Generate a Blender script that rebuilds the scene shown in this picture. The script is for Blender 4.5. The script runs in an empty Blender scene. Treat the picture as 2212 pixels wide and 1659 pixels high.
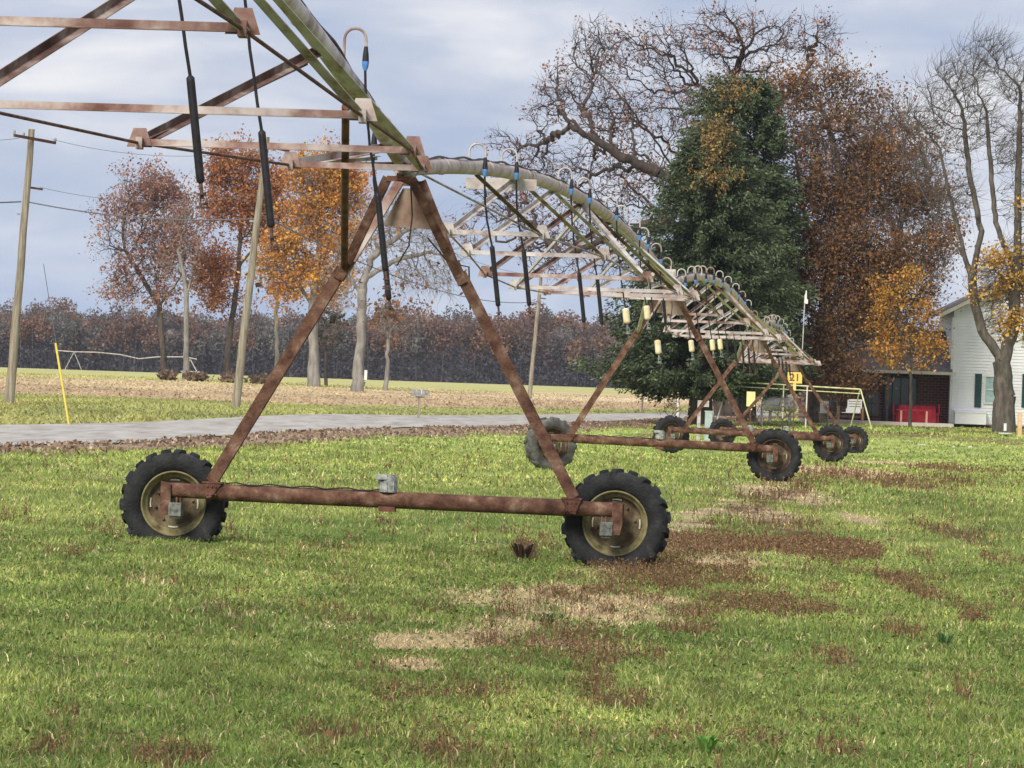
import bpy, math, random
import numpy as np
from mathutils import Matrix, Vector

# ------------------------------------------------------------------ camera, sky, sun
S = bpy.context.scene
COL = S.collection
F = 11100.0            # focal length in units of a 2212 px wide frame
EYE = 1.75
ROLL = math.radians(1.95)
cam_d = bpy.data.cameras.new("camera")
cam = bpy.data.objects.new("camera", cam_d)
COL.objects.link(cam)
S.camera = cam
cam_d.sensor_width = 36
cam_d.lens = F / 2212 * 36
cam_d.clip_start = 0.5
cam_d.clip_end = 6000
PITCH = -6.0 / F
cr, sr = math.cos(ROLL), math.sin(ROLL)
right = Vector((cr, 0, sr)); up = Vector((-sr, 0, cr)); fwd = Vector((0, 1, 0))
tilt = Matrix.Rotation(PITCH, 3, 'X')
right = tilt @ right; up = tilt @ up; fwd = tilt @ fwd
M = Matrix(((right.x, up.x, -fwd.x, 0), (right.y, up.y, -fwd.y, 0), (right.z, up.z, -fwd.z, EYE), (0, 0, 0, 1)))
cam.matrix_world = M

S.render.engine = 'CYCLES'
S.view_settings.view_transform = 'Standard'
S.view_settings.look = 'None'
S.view_settings.exposure = 0.68
S.view_settings.gamma = 1.0

SUN_EL, SUN_AZ = math.radians(38), math.radians(205)   # azimuth clockwise from +Y
world = bpy.data.worlds.new("World")
S.world = world
world.use_nodes = True
nt = world.node_tree
nt.nodes.clear()
wo = nt.nodes.new('ShaderNodeOutputWorld')
bg = nt.nodes.new('ShaderNodeBackground')
bg.inputs[1].default_value = 0.1
sky = nt.nodes.new('ShaderNodeTexSky')
sky.sky_type = 'NISHITA'; sky.sun_disc = False
sky.sun_elevation = SUN_EL; sky.sun_rotation = SUN_AZ
tc = nt.nodes.new('ShaderNodeTexCoord')
mp = nt.nodes.new('ShaderNodeMapping')
mp.inputs['Rotation'].default_value = (0, math.radians(-2), 0)
mp.inputs['Scale'].default_value = (1.0, 1.0, 3.4)
n1 = nt.nodes.new('ShaderNodeTexNoise')
n1.inputs['Scale'].default_value = 15.0; n1.inputs['Detail'].default_value = 7; n1.inputs['Roughness'].default_value = 0.5
n1.inputs['Distortion'].default_value = 0.25
r1 = nt.nodes.new('ShaderNodeValToRGB')
r1.color_ramp.elements[0].position = 0.36; r1.color_ramp.elements[0].color = (2.75, 3.25, 4.4, 1)
r1.color_ramp.elements[1].position = 0.64; r1.color_ramp.elements[1].color = (5.5, 5.5, 5.75, 1)
e = r1.color_ramp.elements.new(0.50); e.color = (3.7, 4.0, 4.8, 1)
sep = nt.nodes.new('ShaderNodeSeparateXYZ')
# low sky is a clearer pale blue
mr = nt.nodes.new('ShaderNodeMapRange')
mr.inputs[1].default_value = 0.0; mr.inputs[2].default_value = 0.055; mr.inputs[3].default_value = 0.6; mr.inputs[4].default_value = 0.0
mixb = nt.nodes.new('ShaderNodeMixRGB'); mixb.inputs[2].default_value = (2.55, 3.4, 4.85, 1)
mixs = nt.nodes.new('ShaderNodeMixRGB'); mixs.inputs[0].default_value = 0.96
L = nt.links.new
L(tc.outputs['Generated'], mp.inputs[0]); L(mp.outputs[0], n1.inputs[0]); L(n1.outputs[0], r1.inputs[0])
L(tc.outputs['Generated'], sep.inputs[0]); L(sep.outputs[2], mr.inputs[0])
L(mr.outputs[0], mixb.inputs[0]); L(r1.outputs[0], mixb.inputs[1])
L(sky.outputs[0], mixs.inputs[1]); L(mixb.outputs[0], mixs.inputs[2])
L(mixs.outputs[0], bg.inputs[0]); L(bg.outputs[0], wo.inputs[0])

sl = bpy.data.lights.new("sun", 'SUN')
sl.energy = 2.7; sl.angle = math.radians(22); sl.color = (1.0, 0.93, 0.82)
so = bpy.data.objects.new("sun", sl); COL.objects.link(so)
sd = Vector((math.sin(SUN_AZ) * math.cos(SUN_EL), math.cos(SUN_AZ) * math.cos(SUN_EL), math.sin(SUN_EL)))
so.rotation_euler = sd.to_track_quat('Z', 'Y').to_euler()
so.location = sd * 40

# ------------------------------------------------------------------ layout helpers
def W(x, y, d):
    """point at depth d metres that stands where the survey sighting (x, y) points"""
    dx = x - 1106.0; dy = 829.5 - y
    a = dx * cr - dy * sr; b = dx * sr + dy * cr
    return Vector((a / F * d, d, EYE + (b - 6.0) / F * d))
def PX(X, Y, Z):
    a = X / Y * F; b = (Z - EYE) / Y * F + 6.0
    return 1106 + a * cr + b * sr, 829.5 + a * sr - b * cr

_ctl = []
def ctl(X, Y, z): _ctl.append((X, Y, z))
for X in (-6, 0, 6):
    ctl(X, 4, 0); ctl(X, 24, 0)
def ctlp(x, y, d):
    p = W(x, y, d); ctl(p.x, p.y, p.z)
ctlp(380, 1172, 50.3); ctlp(1330, 1229, 49.9)
ctlp(1190, 1016, 98.5); ctlp(1672, 1040, 98)
ctlp(1450, 990, 143); ctlp(1797, 1001, 143)
ctlp(1560, 976, 187); ctlp(1850, 979, 187)
for p in ((-10.9, 109, 0), (-14.5, 146, 0), (-8, 132, 0), (-3, 183, 0), (-3.7, 243, 0.05), (7.6, 266, .1), (9.5, 329, .15), (-30, 109, 0), (25, 100, 0)): ctl(*p)
ctl(-19.6, 205, .2); ctl(-11, 205, .3); ctl(2, 430, .35); ctl(-30, 444, .85); ctl(-13, 444, .7)
ctl(16, 250, .2); ctl(24, 250, .2); ctl(9, 240, .1); ctl(40, 260, .2)
for X in (-120, -50, 0, 60, 150): ctl(X, 700, .9); ctl(X * 2, 1250, .95); ctl(X * 4, 3500, .95)
ctl(-60, 250, .2); ctl(90, 400, .6)
_c = np.array(_ctl)
def _uv(X, Y):
    X = np.asarray(X, float); Y = np.maximum(np.asarray(Y, float), 1.0)
    return X / (8 + .12 * Y), np.log(Y + 20) * 1.6
_cu, _cv = _uv(_c[:, 0], _c[:, 1])
def _ker(r2): return np.sqrt(r2 + .02)
_K = _ker((_cu[:, None] - _cu[None]) ** 2 + (_cv[:, None] - _cv[None]) ** 2)
_n = len(_c)
_A = np.zeros((_n + 1, _n + 1)); _A[:_n, :_n] = _K + np.eye(_n) * -1e-3; _A[:_n, _n] = 1; _A[_n, :_n] = 1
_w = np.linalg.solve(_A, np.append(_c[:, 2], 0))
def H(X, Y):
    X = np.atleast_1d(np.asarray(X, float)); Y = np.atleast_1d(np.asarray(Y, float))
    sh = X.shape; X = X.ravel(); Y = Y.ravel()
    out = np.empty(X.shape)
    for i in range(0, len(X), 60000):
        u, v = _uv(X[i:i + 60000], Y[i:i + 60000])
        k = _ker((u[:, None] - _cu[None]) ** 2 + (v[:, None] - _cv[None]) ** 2)
        out[i:i + 60000] = k @ _w[:_n] + _w[_n]
    return out.reshape(sh)
def h(X, Y): return float(H(X, Y)[0])
def G(x, y):
    """where the sight line (x, y) meets the ground"""
    ds = np.geomspace(12, 3000, 1400)
    dx = x - 1106.0; dy = 829.5 - y
    a = dx * cr - dy * sr; b = dx * sr + dy * cr
    Z = EYE + (b - 6.0) / F * ds
    g = H(a / F * ds, ds)
    k = np.nonzero(Z <= g)[0]
    if len(k) == 0: d = 900.0
    else: d = ds[k[0]]
    X = a / F * d
    return Vector((X, d, h(X, d)))
def ground_at(x, d):
    """ground point at depth d in direction x"""
    X = (x - 1106.0) / F * d
    z = h(X, d)
    for _ in range(3):
        px, py = PX(X, d, z); X += (x - px) / F * d; z = h(X, d)
    return Vector((X, d, z))

# ------------------------------------------------------------------ numpy noise
def vnoise(x, y, seed=0):
    xi = np.floor(x).astype(np.int64); yi = np.floor(y).astype(np.int64)
    fx = x - xi; fy = y - yi; fx = fx * fx * (3 - 2 * fx); fy = fy * fy * (3 - 2 * fy)
    def hsh(a, b):
        n = (a * 374761393 + b * 668265263 + seed * 974711) & 0x7fffffff
        n = ((n ^ (n >> 13)) * 1274126177) & 0x7fffffff
        return ((n ^ (n >> 16)) & 0xffff) / 65535.0
    return (hsh(xi, yi) * (1 - fx) + hsh(xi + 1, yi) * fx) * (1 - fy) + (hsh(xi, yi + 1) * (1 - fx) + hsh(xi + 1, yi + 1) * fx) * fy
def fbm(x, y, seed=0, o=4):
    s = 0; a = .5
    for i in range(o):
        s = s + a * vnoise(x, y, seed + i); x = x * 2.03 + 7.1; y = y * 2.03 + 3.7; a *= .5
    return s / (1 - .5 ** o)

# ------------------------------------------------------------------ mesh helpers
def np_mesh(name, V, quads=None, tris=None, col=None, mat=None, smooth=False):
    V = np.asarray(V, np.float32)
    me = bpy.data.meshes.new(name)
    lp = []; ls = []; n = 0
    if quads is not None and len(quads):
        q = np.asarray(quads, np.int32); lp.append(q.ravel()); ls.append(np.arange(len(q), dtype=np.int32) * 4 + n); n += len(q) * 4
    if tris is not None and len(tris):
        t = np.asarray(tris, np.int32); lp.append(t.ravel()); ls.append(np.arange(len(t), dtype=np.int32) * 3 + n); n += len(t) * 3
    lp = np.concatenate(lp); ls = np.concatenate(ls)
    me.vertices.add(len(V)); me.vertices.foreach_set('co', V.ravel())
    me.loops.add(len(lp)); me.loops.foreach_set('vertex_index', lp)
    me.polygons.add(len(ls)); me.polygons.foreach_set('loop_start', ls)
    if smooth: me.polygons.foreach_set('use_smooth', np.ones(len(ls), bool))
    me.update(calc_edges=True)
    if col is not None:
        ca = me.color_attributes.new('tint', 'FLOAT_COLOR', 'POINT')
        c4 = np.ones((len(V), 4), np.float32); c4[:, :3] = col
        ca.data.foreach_set('color', c4.ravel())
    if mat: me.materials.append(mat)
    return me

def tag(o, label=None, cat=None, group=None, kind=None):
    if label: o['label'] = label
    if cat: o['category'] = cat
    if group: o['group'] = group
    if kind: o['kind'] = kind
    return o
def empty(name, loc, label=None, cat=None, group=None, rot=None):
    o = bpy.data.objects.new(name, None); COL.objects.link(o)
    o.empty_display_size = .2
    if rot is not None:
        m = rot.to_4x4(); m.translation = Vector(loc); o.matrix_world = m
    else: o.location = loc
    tag(o, label, cat, group)
    return o
def link(name, me, parent=None, loc=None):
    o = bpy.data.objects.new(name, me); COL.objects.link(o)
    if parent is not None: o.parent = parent
    if loc is not None: o.location = loc
    return o

class MB:
    """collects shapes and links them as one mesh object; org = the world point that becomes the local origin"""
    def __init__(self, org=(0, 0, 0)):
        self.v = []; self.f = []; self.sm = []; self.org = Vector(org)
    def add(self, vs, fs, smooth=False):
        b = len(self.v)
        self.v += [Vector(p) - self.org for p in vs]
        self.f += [[b + i for i in f] for f in fs]; self.sm += [smooth] * len(fs)
        return self
    def frame(self, d, ref=None):
        d = d.normalized()
        r = Vector(ref) if ref is not None else (Vector((0, 0, 1)) if abs(d.z) < .9 else Vector((1, 0, 0)))
        a = d.cross(r).normalized(); b = a.cross(d).normalized()
        return a, b
    def tube(self, pts, r, n=10, caps=True, rs=None):
        pts = [Vector(p) for p in pts]
        rs = rs or [r] * len(pts)
        vs = []; fs = []
        a, b = self.frame((pts[1] - pts[0]))
        for i, p in enumerate(pts):
            d = (pts[min(i + 1, len(pts) - 1)] - pts[max(i - 1, 0)]).normalized()
            a = (a - d * a.dot(d)).normalized(); b = a.cross(d).normalized()
            for k in range(n):
                t = 2 * math.pi * k / n
                vs.append(p + (a * math.cos(t) + b * math.sin(t)) * rs[i])
        for i in range(len(pts) - 1):
            for k in range(n):
                fs.append([i * n + k, i * n + (k + 1) % n, (i + 1) * n + (k + 1) % n, (i + 1) * n + k])
        self.add(vs, fs, True)
        if caps:
            m = len(pts) - 1
            self.add(vs[:n], [list(range(n))]); self.add(vs[m * n:], [list(range(n))[::-1]])
        return self
    def bar(self, p, q, w, t, ref=None):
        """rectangular bar"""
        p = Vector(p); q = Vector(q); a, b = self.frame(q - p, ref)
        vs = []
        for c in (p, q):
            for s, u in ((-1, -1), (1, -1), (1, 1), (-1, 1)):
                vs.append(c + a * s * w / 2 + b * u * t / 2)
        return self.add(vs, [[3, 2, 1, 0], [4, 5, 6, 7], [0, 1, 5, 4], [1, 2, 6, 5], [2, 3, 7, 6], [3, 0, 4, 7]])
    def angle(self, p, q, w, t=.006, ref=None, flip=1):
        """L-section angle iron"""
        p = Vector(p); q = Vector(q); a, b = self.frame(q - p, ref); a = a * flip
        prof = [(0, 0), (w, 0), (w, t), (t, t), (t, w), (0, w)]
        vs = [c + a * (x - w / 3) + b * (y - w / 3) for c in (p, q) for x, y in prof]
        fs = [[i, (i + 1) % 6, 6 + (i + 1) % 6, 6 + i] for i in range(6)]
        fs += [[3, 2, 1, 0], [5, 4, 3, 0], [6, 7, 8, 9], [6, 9, 10, 11]]
        return self.add(vs, fs)
    def box(self, c, s, rot=None):
        c = Vector(c); vs = []
        for x in (-.5, .5):
            for y in (-.5, .5):
                for z in (-.5, .5):
                    v = Vector((x * s[0], y * s[1], z * s[2]))
                    if rot is not None: v = rot @ v
                    vs.append(c + v)
        return self.add(vs, [[0, 1, 3, 2], [4, 6, 7, 5], [0, 4, 5, 1], [2, 3, 7, 6], [0, 2, 6, 4], [1, 5, 7, 3]])
    def lathe(self, prof, n=32, axis='Z', c=(0, 0, 0), closed=False):
        c = Vector(c); vs = []; m = len(prof)
        for k in range(n):
            t = 2 * math.pi * k / n
            for r, z in prof:
                x, y = r * math.cos(t), r * math.sin(t)
                vs.append(c + (Vector((x, y, z)) if axis == 'Z' else Vector((x, z, y))))
        fs = []
        for k in range(n):
            for i in range(m if closed else m - 1):
                j = (i + 1) % m
                fs.append([k * m + i, ((k + 1) % n) * m + i, ((k + 1) % n) * m + j, k * m + j])
        return self.add(vs, fs, True)
    def poly(self, pts): return self.add(pts, [list(range(len(pts)))])
    def prism(self, pts, d):
        """polygon extruded by vector d"""
        n = len(pts); d = Vector(d); pts = [Vector(p) for p in pts]
        vs = pts + [p + d for p in pts]
        return self.add(vs, [list(range(n))[::-1], list(range(n, 2 * n))] + [[i, (i + 1) % n, n + (i + 1) % n, n + i] for i in range(n)])
    def mesh(self, name, mat=None, bevel=0):
        me = bpy.data.meshes.new(name)
        me.from_pydata([tuple(v) for v in self.v], [], self.f)
        me.polygons.foreach_set('use_smooth', self.sm)
        if mat: me.materials.append(mat)
        me.validate(); me.update()
        return me
    def build(self, name, mat, parent=None, bevel=0):
        me = self.mesh(name, mat)
        o = link(name, me, parent, None if parent is not None else self.org)
        if bevel:
            m = o.modifiers.new('bevel', 'BEVEL'); m.width = bevel; m.segments = 2; m.limit_method = 'ANGLE'
        return o

# ------------------------------------------------------------------ materials
def newmat(name):
    m = bpy.data.materials.new(name); m.use_nodes = True
    return m, m.node_tree, m.node_tree.nodes['Principled BSDF']
def mat_mix(name, cols, scale=6, rough=.7, detail=6, metal=0, bump=0, stretch=(1, 1, 1), pos=None, spec=.3, coord='Object', bscale=None):
    """surface whose colour wanders between several colours"""
    m, t, b = newmat(name); nd = t.nodes; lk = t.links.new
    tc = nd.new('ShaderNodeTexCoord'); mp = nd.new('ShaderNodeMapping'); mp.inputs['Scale'].default_value = stretch
    ns = nd.new('ShaderNodeTexNoise'); ns.inputs['Scale'].default_value = scale; ns.inputs['Detail'].default_value = detail; ns.inputs['Roughness'].default_value = .62
    rp = nd.new('ShaderNodeValToRGB'); el = rp.color_ramp.elements
    n = len(cols); pos = pos or [.32 + .36 * i / max(1, n - 1) for i in range(n)]
    el[0].position = pos[0]; el[0].color = (*cols[0], 1)
    el[1].position = pos[-1]; el[1].color = (*cols[-1], 1)
    for i in range(1, n - 1):
        e = el.new(pos[i]); e.color = (*cols[i], 1)
    lk(tc.outputs[coord], mp.inputs[0]); lk(mp.outputs[0], ns.inputs[0]); lk(ns.outputs[0], rp.inputs[0]); lk(rp.outputs[0], b.inputs['Base Color'])
    b.inputs['Roughness'].default_value = rough; b.inputs['Metallic'].default_value = metal
    b.inputs['Specular IOR Level'].default_value = spec
    if bump:
        n2 = nd.new('ShaderNodeTexNoise'); n2.inputs['Scale'].default_value = bscale or scale * 5; n2.inputs['Detail'].default_value = 5
        bp = nd.new('ShaderNodeBump'); bp.inputs['Strength'].default_value = bump; bp.inputs['Distance'].default_value = .02
        lk(mp.outputs[0], n2.inputs[0]); lk(n2.outputs[0], bp.inputs['Height']); lk(bp.outputs[0], b.inputs['Normal'])
    return m
def mat_tint(name, rough=.8, trans=0.0, spec=.2, bump=0, gain=1.0):
    """colour comes from the mesh's tint attribute (each leaf or blade has its own colour)"""
    m, t, b = newmat(name); nd = t.nodes; lk = t.links.new
    a = nd.new('ShaderNodeAttribute'); a.attribute_name = 'tint'
    src = a.outputs['Color']
    lk(src, b.inputs['Base Color']); b.inputs['Roughness'].default_value = rough; b.inputs['Specular IOR Level'].default_value = spec
    if trans:
        tr = nd.new('ShaderNodeBsdfTranslucent'); mx = nd.new('ShaderNodeMixShader'); mx.inputs[0].default_value = trans
        lk(src, tr.inputs[0]); lk(b.outputs[0], mx.inputs[1]); lk(tr.outputs[0], mx.inputs[2])
        lk(mx.outputs[0], nd['Material Output'].inputs[0])
    return m

M_leaf = mat_tint('leaf', .7, .35)
M_grass = mat_tint('grass_blade', .6, .3, .25)
M_needle = mat_tint('needle', .6, .1)
M_bark = mat_mix('bark', [(.035, .028, .024), (.075, .06, .05), (.13, .108, .09)], 3, .95, stretch=(1, 1, .25), bump=.6)
M_barkgrey = mat_mix('pale_bark', [(.13, .12, .105), (.24, .225, .20), (.33, .31, .28)], 3, .95, stretch=(1, 1, .2), bump=.5)
M_rust = mat_mix('rusty_steel', [(.045, .020, .014), (.10, .046, .030), (.155, .082, .054), (.27, .18, .135)], 7, .85, detail=10, bump=.5, stretch=(1, 1, 1), bscale=60)
M_rustdark = mat_mix('dark_rust', [(.05, .022, .016), (.13, .055, .036), (.20, .10, .065)], 7, .85, bump=.35)
M_galv = mat_mix('weathered_galvanised_steel', [(.22, .14, .11), (.36, .30, .275), (.48, .44, .415), (.58, .545, .52)], 5, .6, metal=.15, bump=.15, pos=[.30, .40, .52, .68])
M_galvrust = mat_mix('rust_streaked_galvanised_steel', [(.14, .065, .05), (.28, .18, .15), (.43, .36, .33), (.55, .50, .47)], 2.3, .7, metal=.1, bump=.2, pos=[.33, .45, .55, .68])
M_pipe = mat_mix('weathered_pipe', [(.24, .15, .12), (.44, .34, .30), (.56, .46, .42), (.62, .54, .49)], 3.5, .75, bump=.3, pos=[.28, .42, .55, .72], bscale=40)
M_black = mat_mix('black_rubber_hose', [(.012, .010, .012), (.03, .026, .03)], 20, .55)
M_tyre = mat_mix('tyre_rubber', [(.011, .011, .012), (.024, .025, .027), (.06, .058, .054)], 6, .8, bump=.5, bscale=50, pos=[.35, .55, .78])
M_tyredusty = mat_mix('dusty_tyre_rubber', [(.04, .04, .042), (.10, .098, .092), (.19, .18, .165)], 6, .9, bump=.5, bscale=50)
M_rim = mat_mix('dirty_yellow_rim', [(.08, .06, .03), (.17, .145, .065), (.25, .22, .11), (.32, .29, .17)], 9, .7, bump=.2, pos=[.30, .42, .55, .70])
M_pipenear = mat_mix('rust_stained_pipe', [(.16, .10, .09), (.40, .31, .31), (.60, .51, .54), (.76, .68, .72)], 1.6, .75, bump=.3, pos=[.3, .45, .55, .68], bscale=40)
M_hub = mat_mix('rusty_olive_hub', [(.055, .035, .022), (.12, .085, .05), (.19, .16, .095)], 9, .8, bump=.2)
M_rimdark = mat_mix('rusty_rim', [(.03, .02, .015), (.09, .05, .035), (.17, .13, .09)], 9, .85, bump=.2)
M_grey = mat_mix('grey_casting', [(.12, .12, .11), (.30, .31, .29), (.45, .46, .45)], 18, .6, metal=.2)
M_greendk = mat_mix('grey_green_gearbox', [(.05, .055, .05), (.14, .15, .13), (.22, .23, .20)], 22, .7)
M_blue = mat_mix('blue_plastic', [(.07, .22, .55), (.14, .35, .75)], 20, .4)
M_cream = mat_mix('cream_plastic', [(.78, .58, .28), (.85, .74, .50), (.88, .84, .68)], 8, .5)
M_wood = mat_mix('weathered_pole_wood', [(.13, .10, .075), (.26, .225, .17), (.36, .33, .26)], 2.5, .95, stretch=(6, 6, .35), bump=.5)
M_white = mat_mix('white_paint', [(.60, .60, .58), (.78, .78, .76)], 5, .6)
# ------------------------------------------------------------------ ground
def rays(pl):
    xs = [p[0] for p in pl]; ys = [p[1] for p in pl]
    return lambda x: np.interp(x, xs, ys)
near_edge = [(-400, 984), (0, 965), (295, 957), (421, 947), (632, 934), (933, 924), (1200, 916), (1420, 907), (1700, 900)]
far_edge = [(-400, 929), (0, 920), (295, 915), (548, 902), (933, 898), (1420, 893), (1700, 890)]
NE = [G(x, y) for x, y in near_edge]; FE = [G(x, y) for x, y in far_edge]
NEX = np.array([p.x for p in NE]); NEY = np.array([p.y for p in NE])
FEX = np.array([p.x for p in FE]); FEY = np.array([p.y for p in FE])
# both edges as x(Y)
def nx(Y): return np.interp(Y, NEY, NEX, left=NEX[0] - 5)
def fx(Y): return np.interp(Y, FEY, FEX, left=FEX[0] - 3)

def ellip(lst):
    out = []
    for x, y, rx, ry in lst:
        p = G(x, y); out.append((p.x, p.y, rx * p.y / F, ry * p.y ** 2 / (F * EYE)))
    return out
straw_e = ellip([(1250, 1298, 240, 26), (980, 1390, 150, 22), (1330, 1320, 160, 30), (1240, 1400, 120, 16), (1800, 1018, 150, 15), (1690, 1066, 90, 22), (1640, 1110, 80, 20),
                 (1500, 1175, 80, 18), (1560, 1215, 90, 18), (900, 1440, 60, 16), (1905, 1000, 70, 10), (870, 1395, 70, 12), (1850, 1120, 40, 12)])
rust_e = ellip([(1750, 1172, 110, 36), (1550, 1180, 130, 24), (1410, 1240, 160, 38), (1650, 1318, 130, 30), (1075, 1385, 75, 18), (1310, 1425, 130, 28), (1280, 1485, 60, 45),
                (1470, 1372, 90, 24), (1050, 1505, 120, 18), (865, 1505, 60, 11), (960, 1630, 120, 45), (1870, 1035, 130, 22), (1975, 1005, 60, 16), (1960, 1270, 45, 25), (2090, 1328, 34, 15),
                (1800, 1615, 60, 35), (1950, 1372, 60, 20), (1820, 1438, 55, 20), (1132, 1200, 26, 30), (2050, 1150, 45, 24), (90, 1620, 60, 25), (140, 1540, 40, 15), (700, 1590, 90, 26), (1330, 1525, 90, 18),
                (1640, 1600, 60, 18), (2040, 1035, 40, 12), (1500, 1330, 80, 20), (1180, 1310, 60, 12), (1590, 1250, 70, 20), (2080, 1500, 30, 12), (380, 1640, 80, 18), (1700, 1130, 60, 14)])
dark_e = ellip([(170, 1362, 170, 26), (480, 1372, 90, 20), (850, 1172, 150, 16), (1180, 1185, 60, 16), (1600, 1420, 120, 40), (100, 1430, 160, 30), (400, 1250, 200, 18), (2150, 1120, 120, 60), (1700, 1500, 140, 30), (1180, 1350, 60, 14), (700, 1280, 120, 14), (930, 1210, 160, 10)])
def wsum(X, Y, es):
    w = np.zeros(X.shape)
    for cx, cy, rx, ry in es:
        q = ((X - cx) / rx) ** 2 + ((Y - cy) / ry) ** 2
        w = np.maximum(w, np.exp(-q * .9))
    return w
def covers(X, Y):
    """how much straw / dead weeds / dark lush grass grows at a spot"""
    n = fbm(X * 1.7, Y * .9, 3); n2 = fbm(X * 5, Y * 2.2, 11)
    st = np.clip((wsum(X, Y, straw_e) * 1.4 + (n - .5) * .9 + (n2 - .5) * 1.1 - .42) * 2.3, 0, 1)
    ru = np.clip((wsum(X, Y, rust_e) * 1.15 + (fbm(X * 2.1, Y * .8, 8) - .5) * 1.7 + (n2 - .5) * 1.1 - .47) * 2.6, 0, 1) * (1 - .5 * st * (fbm(X * 3.1, Y * 1.5, 17) > .5))
    tx = X - (1.05 + (Y - 49) * .0835); on = np.clip((Y - 30) / 6, 0, 1) * np.clip((125 - Y) / 30, 0, 1)
    st = np.maximum(st, np.clip((np.exp(-((tx + .1) / .45) ** 2) * .62 + (n - .5) * 1.5 + (n2 - .5) * .8 - .38) * 3, 0, 1) * on)
    ru = np.maximum(ru, np.clip((np.exp(-((tx - .45) / .6) ** 2) * .6 + (fbm(X * 2.4, Y * .8, 28) - .5) * 1.8 + (n2 - .5) * .9 - .40) * 3, 0, 1) * on)
    lft = np.clip((X - (1.05 + (Y - 49) * .0835) + 1.6) / 1.2, .15, 1)
    bg_ = lft * np.clip((fbm(X * 1.3 + 40, Y * .6, 21) * .6 + fbm(X * 6, Y * 3, 22) * .4 - .60) * 6, 0, 1) * .55
    ru = np.maximum(ru, bg_)
    dk = np.clip(wsum(X, Y, dark_e) * .9 + (fbm(X * 1.1, Y * .5, 31) - .5) * 2.6 + (fbm(X * 5, Y * 2.5, 33) - .5) * 1.3 - .05, 0, 1)
    yl = np.clip((fbm(X * .6 + 9, Y * .22, 41) * .7 + fbm(X * 3, Y * 1.4, 43) * .3 - .42) * 3.4 + np.clip((Y - 40) / 60, 0, .45), 0, 1)
    return st, ru, dk, yl
G_DARK = np.array((.060, .135, .026)); G_MID = np.array((.255, .37, .085)); G_YEL = np.array((.53, .56, .165))
C_STRAW = np.array((.66, .53, .31)); C_RUST = np.array((.16, .085, .045)); C_SOIL = np.array((.075, .055, .035))
def lawn_col(X, Y):
    st, ru, dk, yl = covers(X, Y)
    c = G_MID + (G_YEL - G_MID) * (yl * .75)[:, None]
    c = c + (G_DARK - c) * (dk * .62)[:, None]
    c = c + (C_STRAW - c) * st[:, None]
    c = c + (C_RUST - c) * (ru * .85)[:, None]
    return c, st, ru, dk, yl

def ground_colour(X, Y):
    c, *_ = lawn_col(X, Y)
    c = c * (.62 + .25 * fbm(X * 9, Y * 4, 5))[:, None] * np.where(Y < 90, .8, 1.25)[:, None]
    onleft = X < nx(Y)      # road side
    Yn = np.interp(X, NEX, NEY, left=60, right=400)   # depth of near edge at this X
    # leafy dirt shoulder before the road
    d = X - nx(Y)
    n = fbm(X * .5, Y * .06, 51)
    sh = (d > 0) & (d < 1.2 + 3.0 * n + (Y > 240) * 1.0) & (Y > 60)
    dirt = np.array((.30, .22, .15)) * (0.55 + .9 * fbm(X * 3, Y * .4, 55))[:, None]
    c = np.where(sh[:, None], dirt, c)
    # beyond the road
    beyond = (X < fx(Y)) | (Y > 330)
    z = H(X, Y)
    b = (EYE - z) / Y * F      # how steeply one looks down on it
    n = fbm(X * .05, Y * .012, 61); nf = fbm(X * .35, Y * .05, 62)
    e_g = 62 - np.clip(X, -30, 25) * .9 * 0 + (n - .5) * 10
    verge = np.array((.31, .32, .115)) * (.6 + .8 * nf)[:, None] + np.array((.16, .08, .02)) * np.clip((fbm(X * .2, Y * .02, 66) - .5) * 3, 0, 1)[:, None]
    brown = np.array((.44, .33, .20)) * (.75 + .5 * nf)[:, None]
    tan = np.array((.58, .47, .27)) * (.85 + .3 * nf)[:, None]
    yg = np.array((.46, .44, .18)) * (.85 + .3 * nf)[:, None]
    bb = b + (n - .5) * 8 + (nf - .5) * 5
    rgt = np.clip((X + 12) / 26, 0, 1) * 1.0
    t_green = 66 - rgt * 22
    t_brown = 42 - rgt * 8
    t_tan = 26 - rgt * 6
    cc = np.where((bb > t_green)[:, None], verge, np.where((bb > t_brown)[:, None], brown, np.where((bb > t_tan)[:, None], tan * .6 + brown * .4, yg)))
    tb = ((bb < t_brown + 3) & (bb > t_brown - 7))[:, None] * rgt[:, None]
    cc = cc * (1 - tb) + np.array((.62, .50, .33)) * tb
    c = np.where(beyond[:, None], cc, c)
    # garden strip of fallen leaves by the house and under the spruces
    yard = (X > 3) & (Y > 196) & (X > fx(Y) + 5) & (X > nx(Y))
    lf = np.clip((fbm(X * .5, Y * .12, 71) - .44) * 5, 0, 1) * np.clip((Y - 196) / 12, 0, 1)
    c = np.where(yard[:, None], c * (1 - lf * .75)[:, None] + np.array((.17, .10, .06)) * (lf * .75)[:, None], c)
    return c
rows = np.concatenate([[-60, -20, 0, 10, 16], np.geomspace(20, 160, 520), np.geomspace(161, 600, 240), np.geomspace(610, 4500, 50)])
t = np.linspace(-1, 1, 401); sgn = np.sign(t) * (np.abs(t) * .28 + .72 * np.abs(t) ** 5)
hw = np.where(rows > 0, 30 + .42 * rows, 30)
GX = sgn[None] * hw[:, None]; GY = np.repeat(rows[:, None], len(t), 1)
GZ = H(GX, np.maximum(GY, 1)).reshape(GX.shape)
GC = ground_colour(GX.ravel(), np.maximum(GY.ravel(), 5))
nr, nc = GX.shape
idx = np.arange(nr * nc).reshape(nr, nc)
Q = np.stack([idx[:-1, :-1], idx[:-1, 1:], idx[1:, 1:], idx[1:, :-1]], -1).reshape(-1, 4)
m_g, t_, b_ = newmat('ground_soil_and_turf')
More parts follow.
